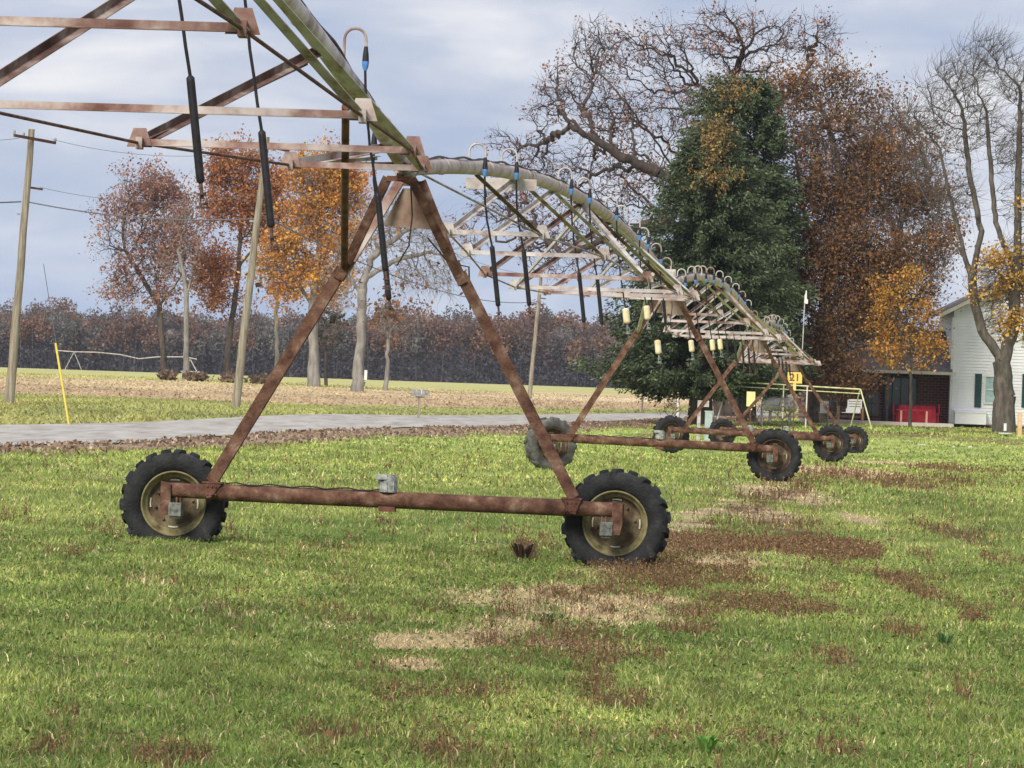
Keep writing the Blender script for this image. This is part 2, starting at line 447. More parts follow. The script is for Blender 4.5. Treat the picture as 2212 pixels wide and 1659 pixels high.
at = t_.nodes.new('ShaderNodeAttribute'); at.attribute_name = 'tint'
tcn = t_.nodes.new('ShaderNodeTexCoord'); nz = t_.nodes.new('ShaderNodeTexNoise'); nz.inputs['Scale'].default_value = 14; nz.inputs['Detail'].default_value = 8; nz.inputs['Roughness'].default_value = .7
mrn = t_.nodes.new('ShaderNodeMapRange'); mrn.inputs[3].default_value = .45; mrn.inputs[4].default_value = 1.55
mx = t_.nodes.new('ShaderNodeMixRGB'); mx.blend_type = 'MULTIPLY'; mx.inputs[0].default_value = 1
t_.links.new(tcn.outputs['Object'], nz.inputs[0]); t_.links.new(nz.outputs[0], mrn.inputs[0]); t_.links.new(at.outputs['Color'], mx.inputs[1]); t_.links.new(mrn.outputs[0], mx.inputs[2]); t_.links.new(mx.outputs[0], b_.inputs['Base Color'])
b_.inputs['Roughness'].default_value = .95; b_.inputs['Specular IOR Level'].default_value = .1
bp = t_.nodes.new('ShaderNodeBump'); bp.inputs['Strength'].default_value = .6; bp.inputs['Distance'].default_value = .05
t_.links.new(nz.outputs[0], bp.inputs['Height']); t_.links.new(bp.outputs[0], b_.inputs['Normal'])
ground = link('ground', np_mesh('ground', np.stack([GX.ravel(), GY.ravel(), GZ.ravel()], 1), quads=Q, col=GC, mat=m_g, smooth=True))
tag(ground, kind='structure')

# gravelly asphalt road
M_road = mat_mix('old_asphalt', [(.26, .235, .205), (.38, .355, .32), (.48, .455, .415)], 1.6, .95, detail=10, bump=.3, stretch=(1, .12, 1), bscale=8)
ys = np.geomspace(95, 420, 120)
rv = []
for Y in ys:
    xn = float(nx(Y)) + .22 * math.sin(Y * .7) * .5 + (float(fbm(np.array([Y * .13]), np.array([2.]), 91)[0]) - .5) * .8
    # far edge lies to the left
    xf = float(fx(Y))
    if Y < FEY[0]: xf = FEX[0] - (FEY[0] - Y) * .12
    for k in range(9):
        X = xn + (xf - xn) * k / 8
        rv.append((X, Y, h(X, Y) + .03))
rv = np.array(rv); ii = np.arange(len(rv)).reshape(len(ys), 9)
rq = np.stack([ii[:-1, :-1], ii[1:, :-1], ii[1:, 1:], ii[:-1, 1:]], -1).reshape(-1, 4)
tag(link('road', np_mesh('road', rv, quads=rq[:, ::-1], mat=M_road, smooth=True)), kind='structure')

# ------------------------------------------------------------------ grass
rng = np.random.default_rng(5)
def blades(n, d0, d1, hh, ww, seg2, seed, marg=1.0):
    r = np.random.default_rng(seed)
    Y = np.sqrt(r.uniform(d0 ** 2, d1 ** 2, n)); X = r.uniform(-1, 1, n) * (.106 * Y + marg + 2.0)
    keep = (X > nx(Y) + (1.0 + 3.0 * fbm(X * .5, Y * .06, 51) * r.uniform(.6, 1.2, n)) * (Y > 60))
    X = X[keep]; Y = Y[keep]; n = len(X)
    Z = H(X, Y)
    c, st, ru, dk, yl = lawn_col(X, Y)
    # sort each blade into straw / green / dry
    u = r.random(n)
    pick = np.clip(r.normal(.5, .28, n), 0, 1)
    green = G_DARK * .9 + (G_YEL * 1.25 - G_DARK * .9) * (pick ** 1.6 * (.35 + .65 * yl) * (1 - .55 * dk) + .12)[:, None]
    dry = u < np.clip(.05 + st * .9, 0, 1)
    thin = (r.random(n) < ru * .72) | ((r.random(n) < st * .35))
    col = np.where(dry[:, None], C_STRAW * r.uniform(.7, 1.35, (n, 1)), green)
    rr = r.random(n) < .03 + ru * .25
    col = np.where(rr[:, None], C_RUST * r.uniform(.6, 1.6, (n, 1)), col)
    col = col * (r.uniform(.82, 1.2, n) * (.45 + 1.1 * fbm(X * 3.3, Y * 2.2, 81)))[:, None]  # coarse noise puts the lawn's irregular shadows into the blade colour
    k = ~thin
    X, Y, Z, col, st, dk = X[k], Y[k], Z[k], col[k], st[k], dk[k]; n = len(X)
    clump = fbm(X * 3.1, Y * 3.1, seed + 3)
    hg = hh * r.uniform(.45, 1.25, n) * (.35 + 1.3 * clump ** 1.3) * (1 + .35 * dk) * (1 - .45 * st)
    wd = ww * r.uniform(.6, 1.3, n)
    th = r.uniform(0, 2 * np.pi, n); lean = r.uniform(.15, 1.15, n)
    lx, ly = np.cos(th) * lean * hg, np.sin(th) * lean * hg
    # face roughly across random directions
    ph = r.uniform(0, np.pi, n); sx, sy = np.cos(ph) * wd / 2, np.sin(ph) * wd * .5
    B = np.stack([X, Y, Z - .01], 1)
    side = np.stack([sx, sy, np.zeros(n)], 1)
    mid = B + np.stack([lx * .35, ly * .35, hg * .62], 1); tip = B + np.stack([lx, ly, hg * (1.02 - .35 * lean * .6)], 1)
    if seg2:
        V = np.stack([B - side, B + side, mid + side * .75, mid - side * .75, tip], 1).reshape(-1, 3)
        o = np.arange(n)[:, None] * 5
        q = o + np.array([[0, 1, 2, 3]]); tr = o + np.array([[3, 2, 4]])
        C = np.repeat(col[:, None], 5, 1).reshape(-1, 3)
        return V, q, tr, C
    V = np.stack([B - side, B + side, tip], 1).reshape(-1, 3)
    o = np.arange(n)[:, None] * 3
    return V, None, o + np.array([[0, 1, 2]]), np.repeat(col[:, None], 3, 1).reshape(-1, 3)
def merge(parts):
    Vs, Qs, Ts, Cs = [], [], [], []; b = 0
    for V, q, tr, C in parts:
        Vs.append(V); Cs.append(C)
        if q is not None and len(q): Qs.append(q + b)
        if tr is not None and len(tr): Ts.append(tr + b)
        b += len(V)
    return np.concatenate(Vs), (np.concatenate(Qs) if Qs else None), (np.concatenate(Ts) if Ts else None), np.concatenate(Cs)
V, q, tr, C = merge([blades(400000, 21.5, 34, .060, .0075, True, 1), blades(310000, 34, 52, .062, .011, True, 2), blades(150000, 52, 80, .065, .018, False, 3), blades(120000, 80, 130, .075, .035, False, 4), blades(60000, 130, 235, .09, .07, False, 6)])
def far_blades(n, d0, d1, hh, ww, seed):
    r = np.random.default_rng(seed)
    Y = np.sqrt(r.uniform(d0 ** 2, d1 ** 2, n)); X = r.uniform(-1, 1, n) * (.108 * Y + 1)
    k = (X < fx(Y) - .3) | ((X > nx(Y) + .6) & (Y > 225)); X, Y = X[k], Y[k]; n = len(X)
    c = ground_colour(X, Y) * r.uniform(.55, 1.5, (n, 1)); B = np.stack([X, Y, H(X, Y)], 1)
    hg = hh * r.uniform(.3, 1.2, n) * (.4 + 1.2 * fbm(X * .6, Y * .1, 77)); w_ = np.zeros((n, 3)); w_[:, 0] = ww * r.uniform(.5, 1.3, n)
    T = B + np.stack([r.normal(0, 1, n) * hg * .6, r.normal(0, 1, n) * hg * .6, hg], 1)
    return np.stack([B - w_, B + w_, T], 1).reshape(-1, 3), None, np.arange(n)[:, None] * 3 + np.array([[0, 1, 2]]), np.repeat(c[:, None], 3, 1).reshape(-1, 3)
V2, q2, t2, C2 = merge([far_blades(70000, 110, 250, .10, .045, 7), far_blades(25000, 250, 520, .10, .08, 8)])
tag(link('field_stubble', np_mesh('field_stubble', V2, tris=t2, col=C2, mat=M_grass)), 'rough verge grass and pale stubble across the road', 'grass', kind='stuff')
tag(link('lawn_grass', np_mesh('lawn_grass', V, quads=q, tris=tr, col=C, mat=M_grass)), 'short green and yellow grass of the lawn', 'grass', kind='stuff')

def weeds(n, seed, hh, leafy, d0, d1, field='ru'):
    r = np.random.default_rng(seed)
    Y = np.sqrt(r.uniform(d0 ** 2, d1 ** 2, n)); X = r.uniform(-1, 1, n) * (.106 * Y + 2.2)
    _, st, ru, dk, yl = lawn_col(X, Y)
    w = ru if field == 'ru' else st
    w = w * (X > nx(Y) + 2.2)
    k = r.random(n) < w * (.35 + .65 * (fbm(X * 4, Y * 4, seed) > .48)); X, Y = X[k], Y[k]; n = len(X)
    Z = H(X, Y)
    hg = hh * r.uniform(.3, 1.2, n)
    B = np.stack([X, Y, Z], 1)
    th = r.uniform(0, 6.28, n); le = r.uniform(0, .6, n) if field == 'ru' else r.uniform(.5, 1.8, n)
    up_ = np.stack([np.cos(th) * le, np.sin(th) * le, np.ones(n) if field == 'ru' else r.uniform(.2, .8, n)], 1) * hg[:, None]
    tip = B + up_
    ph = r.uniform(0, 3.14, n); s = np.stack([np.cos(ph), np.sin(ph), np.zeros(n)], 1) * .004 * np.clip(Y / 30, 1, 6)[:, None]
    base = np.array((.14, .078, .040)) if field == 'ru' else C_STRAW * 1.15
    alt = np.array((.31, .205, .10)) if field == 'ru' else C_STRAW * .7
    mixc = r.random((n, 1)) ** 1.5
    col = (base * (1 - mixc) + alt * mixc) * r.uniform(.6, 1.25, (n, 1))
    parts = [(np.stack([B - s, B + s, tip], 1).reshape(-1, 3), None, np.arange(n)[:, None] * 3 + np.array([[0, 1, 2]]), np.repeat(col[:, None], 3, 1).reshape(-1, 3))]
    for j in range(leafy):
        f = r.uniform(.25, 1.05, (n, 1)); c = B + up_ * f + r.normal(0, .012, (n, 3))
        a = r.normal(0, 1, (n, 3)); a /= np.linalg.norm(a, axis=1)[:, None]
        b2 = np.cross(a, r.normal(0, 1, (n, 3))); b2 /= np.linalg.norm(b2, axis=1)[:, None]
        sz = r.uniform(.005, .013, (n, 1)) * np.clip(Y / 35, 1, 4)[:, None]
        cc = (base * .8 + alt * r.random((n, 1))) * r.uniform(.5, 1.3, (n, 1))
        parts.append((np.stack([c - a * sz, c + b2 * sz * .45, c + a * sz, c - b2 * sz * .45], 1).reshape(-1, 3), np.arange(n)[:, None] * 4 + np.array([[0, 1, 2, 3]]), None, np.repeat(cc[:, None], 4, 1).reshape(-1, 3)))
    return merge(parts)
V, q, tr, C = merge([weeds(200000, 21, .11, 3, 21.5, 60), weeds(60000, 22, .16, 2, 60, 140)])
tag(link('dead_weeds', np_mesh('dead_weeds', V, quads=q, tris=tr, col=C, mat=M_grass)), 'reddish brown dead weeds scattered along the wheel track', 'weeds', kind='stuff')
V, q, tr, C = merge([weeds(390000, 23, .07, 0, 21.5, 60, 'st'), weeds(60000, 24, .10, 0, 60, 150, 'st')])
tag(link('dry_straw', np_mesh('dry_straw', V, quads=q, tris=tr, col=C, mat=M_grass)), 'pale dry straw lying in the wheel track', 'straw', kind='stuff')

# fallen leaves blown over the lawn
r = np.random.default_rng(14); n = 3500
Y = np.sqrt(r.uniform(21.5 ** 2, 110 ** 2, n)); X = r.uniform(-1, 1, n) * (.106 * Y + 1); k = (X > nx(Y) + .5) & (fbm(X * .8, Y * .4, 88) + r.normal(0, .1, n) > .5); X, Y = X[k], Y[k]; n = len(X)
c = np.stack([X, Y, H(X, Y) + r.uniform(.01, .05, n)], 1); a = r.normal(0, 1, (n, 3)) * np.array([1, 1, .4]); a /= np.linalg.norm(a, axis=1)[:, None]; b = np.cross(a, r.normal(0, .4, (n, 3)) + np.array([0, 0, 1])); b /= np.linalg.norm(b, axis=1)[:, None]
z_ = r.uniform(.012, .03, (n, 1)); cl = np.array([(.50, .36, .20), (.36, .20, .10), (.50, .40, .26), (.24, .13, .07)])[r.integers(0, 4, n)] * r.uniform(.7, 1.2, (n, 1))
tag(link('fallen_leaves', np_mesh('fallen_leaves', np.stack([c - a * z_, c + b * z_ * .7, c + a * z_, c - b * z_ * .7], 1).reshape(-1, 3), quads=np.arange(n * 4).reshape(n, 4), col=np.repeat(cl, 4, 0), mat=M_leaf)), 'small brown and tan leaves scattered over the lawn', 'leaves', kind='stuff')

r = np.random.default_rng(15); n = 8000
Y = r.uniform(96, 290, n); X = nx(Y) + .1 + r.uniform(0, 1, n) ** 1.6 * 3.2; k = fbm(X * .8, Y * .08, 93) > .36; X, Y = X[k], Y[k]; n = len(X)
c = np.stack([X, Y, H(X, Y) + r.uniform(.0, .09, n)], 1); a = r.normal(0, 1, (n, 3)); a /= np.linalg.norm(a, axis=1)[:, None]; b = np.cross(a, r.normal(0, 1, (n, 3))); b /= np.linalg.norm(b, axis=1)[:, None]
z_ = r.uniform(.03, .075, (n, 1)); cl = np.array([(.34, .24, .16), (.25, .17, .11), (.50, .40, .29), (.20, .13, .09)])[r.integers(0, 4, n)] * r.uniform(.6, 1.25, (n, 1))
tag(link('roadside_leaves', np_mesh('roadside_leaves', np.stack([c - a * z_, c + b * z_ * .7, c + a * z_, c - b * z_ * .7], 1).reshape(-1, 3), quads=np.arange(n * 4).reshape(n, 4), col=np.repeat(cl, 4, 0), mat=M_leaf)), 'brown leaf litter heaped along the near edge of the road', 'leaves', kind='stuff')
r = np.random.default_rng(16); n = 60000
Y = np.sqrt(r.uniform(21.5 ** 2, 55 ** 2, n)); X = r.uniform(-1, 1, n) * (.106 * Y + 1); k = (fbm(X * 1.9, Y * 1.3, 98) * .7 + fbm(X * 7, Y * 5, 99) * .3 + r.normal(0, .03, n)) > .53; X, Y = X[k], Y[k]; n = len(X)
c = np.stack([X, Y, H(X, Y) + r.uniform(.02, .07, n)], 1); a = r.normal(0, 1, (n, 3)) * np.array([1, 1, .5]); a /= np.linalg.norm(a, axis=1)[:, None]; b = np.cross(a, r.normal(0, .5, (n, 3)) + np.array([0, 0, 1])); b /= np.linalg.norm(b, axis=1)[:, None]
z_ = r.uniform(.006, .016, (n, 1)); cl = np.array([(.11, .20, .04), (.17, .27, .06), (.24, .33, .09), (.08, .14, .03)])[r.integers(0, 4, n)] * r.uniform(.7, 1.3, (n, 1))
tag(link('clover', np_mesh('clover', np.stack([c - a * z_, c + b * z_ * .8, c + a * z_, c - b * z_ * .8], 1).reshape(-1, 3), quads=np.arange(n * 4).reshape(n, 4), col=np.repeat(cl, 4, 0), mat=M_grass)), 'small round-leaved clover mixed into the lawn', 'clover', kind='stuff')

# taller tufts: single plants one can point to
def tuft(x, y, hh, n, cols, label, name='grass_tuft', cat='plant', wide=1.0, d=None, grp=None):
    p = G(x, y) if d is None else ground_at(x, d)
    r = np.random.default_rng(int(x * 7 + y))
    th = r.uniform(0, 6.28, n); le = r.uniform(.1, 1.1, n) * wide; hg = hh * r.uniform(.5, 1.1, n)
    B = np.stack([np.cos(th), np.sin(th), np.zeros(n)], 1) * r.uniform(0, .25 * hh * wide, (n, 1))
    dv = np.stack([np.cos(th) * le, np.sin(th) * le, np.ones(n)], 1) * hg[:, None]
    s = np.stack([-np.sin(th), np.cos(th), np.zeros(n)], 1) * .055 * hg[:, None] * (1 if hh < .5 else .35)
    m1 = B + dv * np.array([.5, .5, .7]); tp = B + dv * np.array([1, 1, .8])
    V = np.stack([B - s, B + s, m1 + s, m1 - s, tp], 1).reshape(-1, 3)
    o = np.arange(n)[:, None] * 5
    c = np.array(cols)[r.integers(0, len(cols), n)] * r.uniform(.7, 1.3, (n, 1))
    ob = link(name, np_mesh(name, V, quads=o + np.array([[0, 1, 2, 3]]), tris=o + np.array([[3, 2, 4]]), col=np.repeat(c[:, None], 5, 1).reshape(-1, 3), mat=M_grass), loc=p)
    tag(ob, label, cat, grp); return ob
gl = [(.22, .33, .12), (.30, .42, .18)]
tuft(1240, 1252, .13, 9, gl, 'broad-leaved light green weed at the foot of the near right tyre', 'broadleaf_weed', 'plant', 1.3)
tuft(1130, 1215, .24, 60, [(.13, .09, .06), (.2, .13, .09)], 'dark brown dead weed standing left of the near right tyre', 'dead_weed', 'plant', .9)
tuft(1180, 1358, .14, 40, [(.06, .12, .04), (.10, .18, .06)], 'dark green grass tuft beside the straw in the foreground', 'grass_tuft', 'plant')
tuft(2040, 1400, .13, 40, [(.07, .15, .05), (.12, .2, .07)], 'dark green grass tuft right of the wheel track', 'grass_tuft', 'plant')
tuft(1530, 1632, .12, 60, [(.16, .33, .06), (.22, .4, .09)], 'bright green grass tuft at the bottom of the foreground', 'grass_tuft', 'plant')
# ------------------------------------------------------------------ irrigator: wheels
RT, RR, AX = .545, .318, .50
def tyre_mesh():
    mb = MB()
    prof = [(.318, -.10), (.345, -.128), (.40, -.148), (.45, -.146), (.487, -.128), (.498, -.09), (.501, 0), (.498, .09), (.487, .128), (.45, .146), (.40, .148), (.345, .128), (.318, .10), (.305, 0)]
    mb.lathe(prof, 60, 'Y', closed=True)
    n = 11
    for side in (-1, 1):
        for k in range(n):
            a0 = 2 * math.pi * (k + (.5 if side > 0 else 0)) / n
            pts = [(a0, .492, -.012 * side), (a0 + .05, .492, .055 * side), (a0 + .09, .485, .108 * side), (a0 + .115, .464, .138 * side), (a0 + .13, .410, .149 * side)]
            hts = [.040, .042, .045, .040, .018]
            vs = []
            for (a, r, y), ht in zip(pts, hts):
                for da, dr in ((-.075, 0), (-.052, ht), (.052, ht), (.075, 0)):
                    rr = r + dr; vs.append((rr * math.cos(a + da), y, rr * math.sin(a + da)))
            fs = []
            for i in range(4):
                for j in range(3):
                    fs.append([i * 4 + j, i * 4 + j + 1, (i + 1) * 4 + j + 1, (i + 1) * 4 + j])
            fs += [[0, 1, 2, 3], [16, 17, 18, 19]]
            mb.add(vs, fs)
    return mb
def rim_mesh():
    mb = MB()
    # -Y is the side towards the beam
    prof = [(.338, -.118), (.345, -.108), (.322, -.098), (.318, -.112), (.300, -.095), (.292, -.05), (.262, -.045), (.258, .0), (.252, .006)]
    mb.lathe(prof, 48, 'Y')
    mb.lathe([(.245, .02), (.29, .06), (.318, .11), (.338, .118)], 48, 'Y')
    return mb
def hub_mesh():
    mb = MB(); mb.lathe([(.252, .006), (.225, .022), (.215, .018), (.16, .034), (.10, .02), (.0, .02)], 40, 'Y')
    for k in range(8):
        a = k * math.pi / 4 + .2
        mb.box((.185 * math.cos(a), .012, .185 * math.sin(a)), (.022, .03, .022))
    return mb
def slot_light_mesh():
    mb = MB()
    for k in range(4):
        a0 = k * math.pi / 2 + .0
        vs = []
        for i in range(6):
            a = a0 - .2 + .08 * i
            for r in (.226, .240): vs.append((r * math.cos(a), .002, r * math.sin(a)))
        mb.add(vs, [[2 * i, 2 * i + 1, 2 * i + 3, 2 * i + 2] for i in range(5)])
    return mb
TY = tyre_mesh().mesh('tyre', M_tyre); TYD = tyre_mesh().mesh('tyre', M_tyredusty)
RI = rim_mesh().mesh('rim', M_rim); RID = rim_mesh().mesh('rim', M_rimdark)
HU = hub_mesh().mesh('hub_disc', M_hub)
SLM = slot_light_mesh().mesh('slot_light', mat_mix('painted_slot_light', [(.45, .47, .36), (.62, .63, .52)], 9, .6))  # pale strips paint the daylight seen through the rim slots

# ------------------------------------------------------------------ irrigator: towers
def pt(x, y, d): return W(x, y, d)
TW = [  # left wheel centre, right wheel centre, depth, pipe height above axle
    ((376, 1087), (1331, 1130), 50.0, 3.37),
    ((1189, 960), (1673, 985), 98.0, 3.18),
    ((1450, 938), (1797, 958), 143.0, 3.0),
    ((1560, 935), (1845, 951), 187.0, 2.95)]
PIPE_DIR = Vector((.0835, 1, 0)).normalized()
tlabels = ['nearest rusty two-wheeled irrigator tower with yellow wheel rims', 'second irrigator tower, its left tyre dusty and turned outwards, beyond the nearest one',
           'third irrigator tower, in front of the spruce trunk, its left wheel half hidden', 'farthest irrigator tower, its right wheel just in front of the patio']
tops = []
def tower(i):
    (lx, ly), (rx, ry), d, ph = TW[i]
    off = .30
    dd = 2.15 * .0835
    Lw = pt(lx, ly, d + off + dd); Rw = pt(rx, ry, d + off - dd)
    u = (Rw - Lw); half = u.length / 2; u.normalize()
    v = PIPE_DIR.copy(); v = (v - u * v.dot(u)).normalized(); w = u.cross(v).normalized()
    rot = Matrix((u, v, w)).transposed()
    ctr = (Lw + Rw) / 2 - v * off - w * AX
    root = empty('irrigator_tower', ctr, tlabels[i], 'irrigator tower', 'wheeled towers of the irrigator', rot=rot)
    rv = random.Random(i)
    # everything below in tower coordinates: x across, y along the pipe, z up
    bz = AX + .135; hb = half + .02
    mb = MB(); mb.tube([(-hb, 0, bz), (-half * .78, 0, bz)], .072, 16); mb.tube([(-half * .78, 0, bz), (half * .78, 0, bz)], .083, 18); mb.tube([(half * .78, 0, bz), (hb, 0, bz)], .072, 16)
    for s in (-.2, .12): mb.tube([(s * half * 2, 0, bz), (s * half * 2 + .012, 0, bz)], .0855, 18)
    beam = mb.build('base_beam', M_rust, root)
    for s in (-1, 1):
        mb = MB()
        x0 = s * (half - .42)
        mb.prism([(x0 - .09 * s, -.088, bz + .075), (x0 + .10 * s, -.088, bz + .10), (x0 + .045 * s, -.088, bz - .06), (x0 + .0 * s, -.088, bz - .05)], (0, .012, 0))
        mb.prism([(x0 - .09 * s, .080, bz + .075), (x0 + .10 * s, .080, bz + .10), (x0 + .045 * s, .080, bz - .06), (x0 + .0 * s, .080, bz - .05)], (0, .012, 0))
        mb.box((x0, 0, bz + .092), (.2, .19, .014))
        for dx in (-.06, 0, .06):
            for dz in (.055, -.02): mb.tube([(x0 + dx * .7, -.100, bz + dz), (x0 + dx * .7, -.084, bz + dz)], .011, 6)
        mb.build('leg_bracket', M_rustdark, root)
        # hanger plate and gearbox at the beam end
        mb = MB()
        ex = s * (half + .03)
        mb.prism([(ex - .05, -.10, bz + .09), (ex + .05, -.10, bz + .06), (ex + .055, -.10, bz - .13), (ex + .035, -.10, bz - .24), (ex - .045, -.10, bz - .245), (ex - .05, -.10, bz - .1)], (0, .02, 0))
        mb.box((ex, .04, bz - .02), (.10, .26, .16)); mb.box((ex - s * .11, -.06, bz - .11), (.018, .05, .09)); mb.box((ex - s * .145, -.06, bz - .10), (.012, .05, .07))
        hg = mb.build('hanger_plate', M_rust, root, .006)
        mb = MB(); mb.box((ex - s * .10, -.02, bz - .185), (.125, .2, .135)); mb.tube([(ex - s * .02, -.02, AX), (ex - s * .02, .28, AX)], .06, 12)
        mb.box((ex - s * .10, -.02, bz - .265), (.10, .16, .02))
        mb.build('gearbox', M_greendk, hg, .008)
        # wheel
        wl = empty('wheel', (0, 0, 0)); wl.parent = root; wl.location = (s * half, off, AX)
        a = rv.uniform(0, 1)
        yaw = 0.0
        if i == 1 and s < 0: yaw = math.radians(32)
        if i == 0 and s < 0: yaw = math.radians(5)
        if i == 0 and s > 0: yaw = math.radians(-3)
        if i > 1 and s < 0: yaw = math.radians(18)
        wl.rotation_euler = (0, 0, yaw)
        dusty = (i == 1 and s < 0)
        ty = link('tyre', TYD if dusty else TY, wl); ty.rotation_euler = (0, a, 0)
        if dusty: ty['label'] = 'dusty grey tyre'
        ty.scale = (1, 1, 1)
        ri = link('rim', RI if i == 0 else RID, wl)
        link('hub_disc', HU, wl)
        link('slot_light', SLM, wl)
    # legs: one rusty leg a side up to a knee, then a pair up to the pipe
    kz = 2.36 / 3.37 * ph + AX
    tz = AX + ph
    for s in (-1, 1):
        k = Vector((s * .56, 0, kz)); foot = Vector((s * (half - .42), 0, bz + .09))
        mb = MB(); mb.angle(foot, k, .115, .012, ref=(0, 1, 0), flip=-s); mb.box(k, (.10, .14, .22), Matrix.Rotation(s * -.49, 3, 'Y'))
        mb.box(foot.lerp(k, .07) + Vector((s * .05, 0, 0)), (.04, .03, .05))
        mb.build('lower_leg', M_rust, root)
        for q in (-1, 1):
            top = Vector((s * .10, q * .55, tz - .12))
            mb = MB(); mb.angle(k + Vector((0, q * .04, -.05)), top, .085, .01, ref=(0, 1, 0), flip=-s)
            mb.build('upper_leg', M_rust if (s * q > 0 or s > 0) else M_galvrust, root)
    mb = MB()
    mb.prism([(-.08, .56, tz - .18), (.10, .56, tz - .18), (.28, .56, tz - .58), (-.26, .56, tz - .55)], (0, .015, 0))
    mb.build('gusset_plate', mat_gus, root)
    mb = MB(); mb.box((0, -.55, tz - .13), (.24, .05, .05)); mb.box((0, .55, tz - .13), (.24, .05, .05)); mb.angle((0, -.6, tz - .12), (0, .6, tz - .12), .07, .008)
    mb.build('top_frame', M_rustdark, root)
    # gear motor in the middle of the beam
    mb = MB(); mb.tube([(-.04, -.02, bz + .075), (-.04, -.02, bz + .225)], .085, 18); mb.tube([(-.04, -.02, bz + .225), (-.04, -.02, bz + .245)], .07, 18)
    mb.box((-.10, -.05, bz + .22), (.12, .13, .05))
    for j in range(8):
        t = j * .785; mb.box((-.04 + .088 * math.cos(t), -.02 + .088 * math.sin(t), bz + .14), (.012, .012, .11))
    dm = mb.build('drive_motor', M_grey, root, .005)
    mb = MB(); mb.box((-.04, 0, bz - .09), (.16, .14, .05)); mb.build('motor_mount', M_rustdark, root)
    mb = MB()
    n = 14
    mb.tube([(-half * .75 + (half * .75 - .1) * j / n, -.05, bz + .09 + .012 * math.sin(j * 1.9)) for j in range(n + 1)], .008, 6)
    mb.build('power_cable', M_black, root)
    # control box by the pipe
    mb = MB(); mb.box((.0, .10, tz + .15), (.20, .18, .26)); mb.box((.0, .0, tz + .16), (.14, .02, .18)); mb.tube([(0, .1, tz + .28), (0, .1, tz + .34)], .02, 8)
    if i: mb.build('control_box', M_galv, root, .008)
    # loose wires under the top frame
    mb = MB()
    mb.tube([(.02, .3, tz - .12), (.05, .32, tz - .45), (.03, .3, tz - .75), (-.08, .3, tz - .95)], .008, 6)
    mb.tube([(.2, .4, tz - .66), (.42, .4, tz - .9), (.62, .4, tz - .93), (.66, .3, tz - 1.35)], .009, 6) if i == 0 else None
    mb.build('loose_wire', M_black, root)
    tops.append(rot @ Vector((0, 0, tz)) + ctr)
    if i == 0:
        # brace from the left knee up to the near pipe
        pass
    return root, rot, ctr, kz, tz
M_rustgalv = mat_mix('heavily_rusted_galvanised_steel', [(.06, .03, .025), (.13, .075, .06), (.24, .18, .155), (.42, .37, .34)], 3, .8, metal=.05, bump=.2, pos=[.33, .46, .58, .72])
mat_gus = mat_mix('weathered_grey_plate', [(.16, .085, .06), (.27, .19, .14), (.34, .28, .23)], 3, .85, bump=.2)
towers = [tower(i) for i in range(4)]

# ------------------------------------------------------------------ irrigator: spans
start0 = Vector((tops[0].x - .0835 * 48, 2.0, 3.9))
ends = [start0] + tops
CAMB = [1.42, .66, .64, .64]
# truss nodes: depth, width, height of the bottom chord
ND = [[(9.5, 1.8, 3.75), (14.5, 2.3, 3.8), (19, 2.5, 3.8), (23.9, 2.6, 3.75), (28.9, 2.59, 3.67), (34.35, 2.72, 3.48), (40.3, 2.16, 3.52), (45.8, 1.18, 3.61)],
      [(60, 1.1, 3.46), (66, 1.76, 3.38), (71.3, 2.25, 3.22), (77.5, 2.45, 3.17), (83, 2.4, 3.2), (88.5, 1.9, 3.28), (93.8, 1.1, 3.34)]]
for A_i, B_i in ((2, 3), (3, 4)):
    k = (ends[B_i].y - ends[A_i].y) / (ends[2].y - ends[1].y); dz = (ends[B_i].z + ends[A_i].z) / 2 - (ends[2].z + ends[1].z) / 2
    ND.append([(ends[A_i].y + (d - ends[1].y) * k, w_, z_ + dz + .02) for d, w_, z_ in ND[1]])
slabels = ['near galvanised pipe span passing overhead, from above the lawn down to the nearest tower', 'arched pipe span between the nearest and the second tower',
           'arched pipe span between the second and the third tower', 'farthest arched pipe span, between the third and the last tower']
def pipe_at(i, s):
    A, B = ends[i], ends[i + 1]
    p = A.lerp(B, s); p.z += CAMB[i] * 4 * s * (1 - s)
    return p
def pipe_depth(i, d):
    A, B = ends[i], ends[i + 1]
    return pipe_at(i, (d - A.y) / (B.y - A.y))
neck_d = [[29, 33, 36.5, 40.7, 44.6, 48.5], [56.5, 60.6, 69.4, 73, 79, 81.5, 85, 87.5, 91.5, 95], [100.6, 104.5, 107, 109, 112.6, 117, 121.5, 126, 130, 134, 138.5], [146, 149.5, 153, 157, 161, 166, 171, 176, 181]]
def neck(i, d):
    if d == 48.5: return .16, -.15
    return (.30, .19) if i == 0 else ((.17, .18) if i == 1 else (.15, .16))
span_roots = []
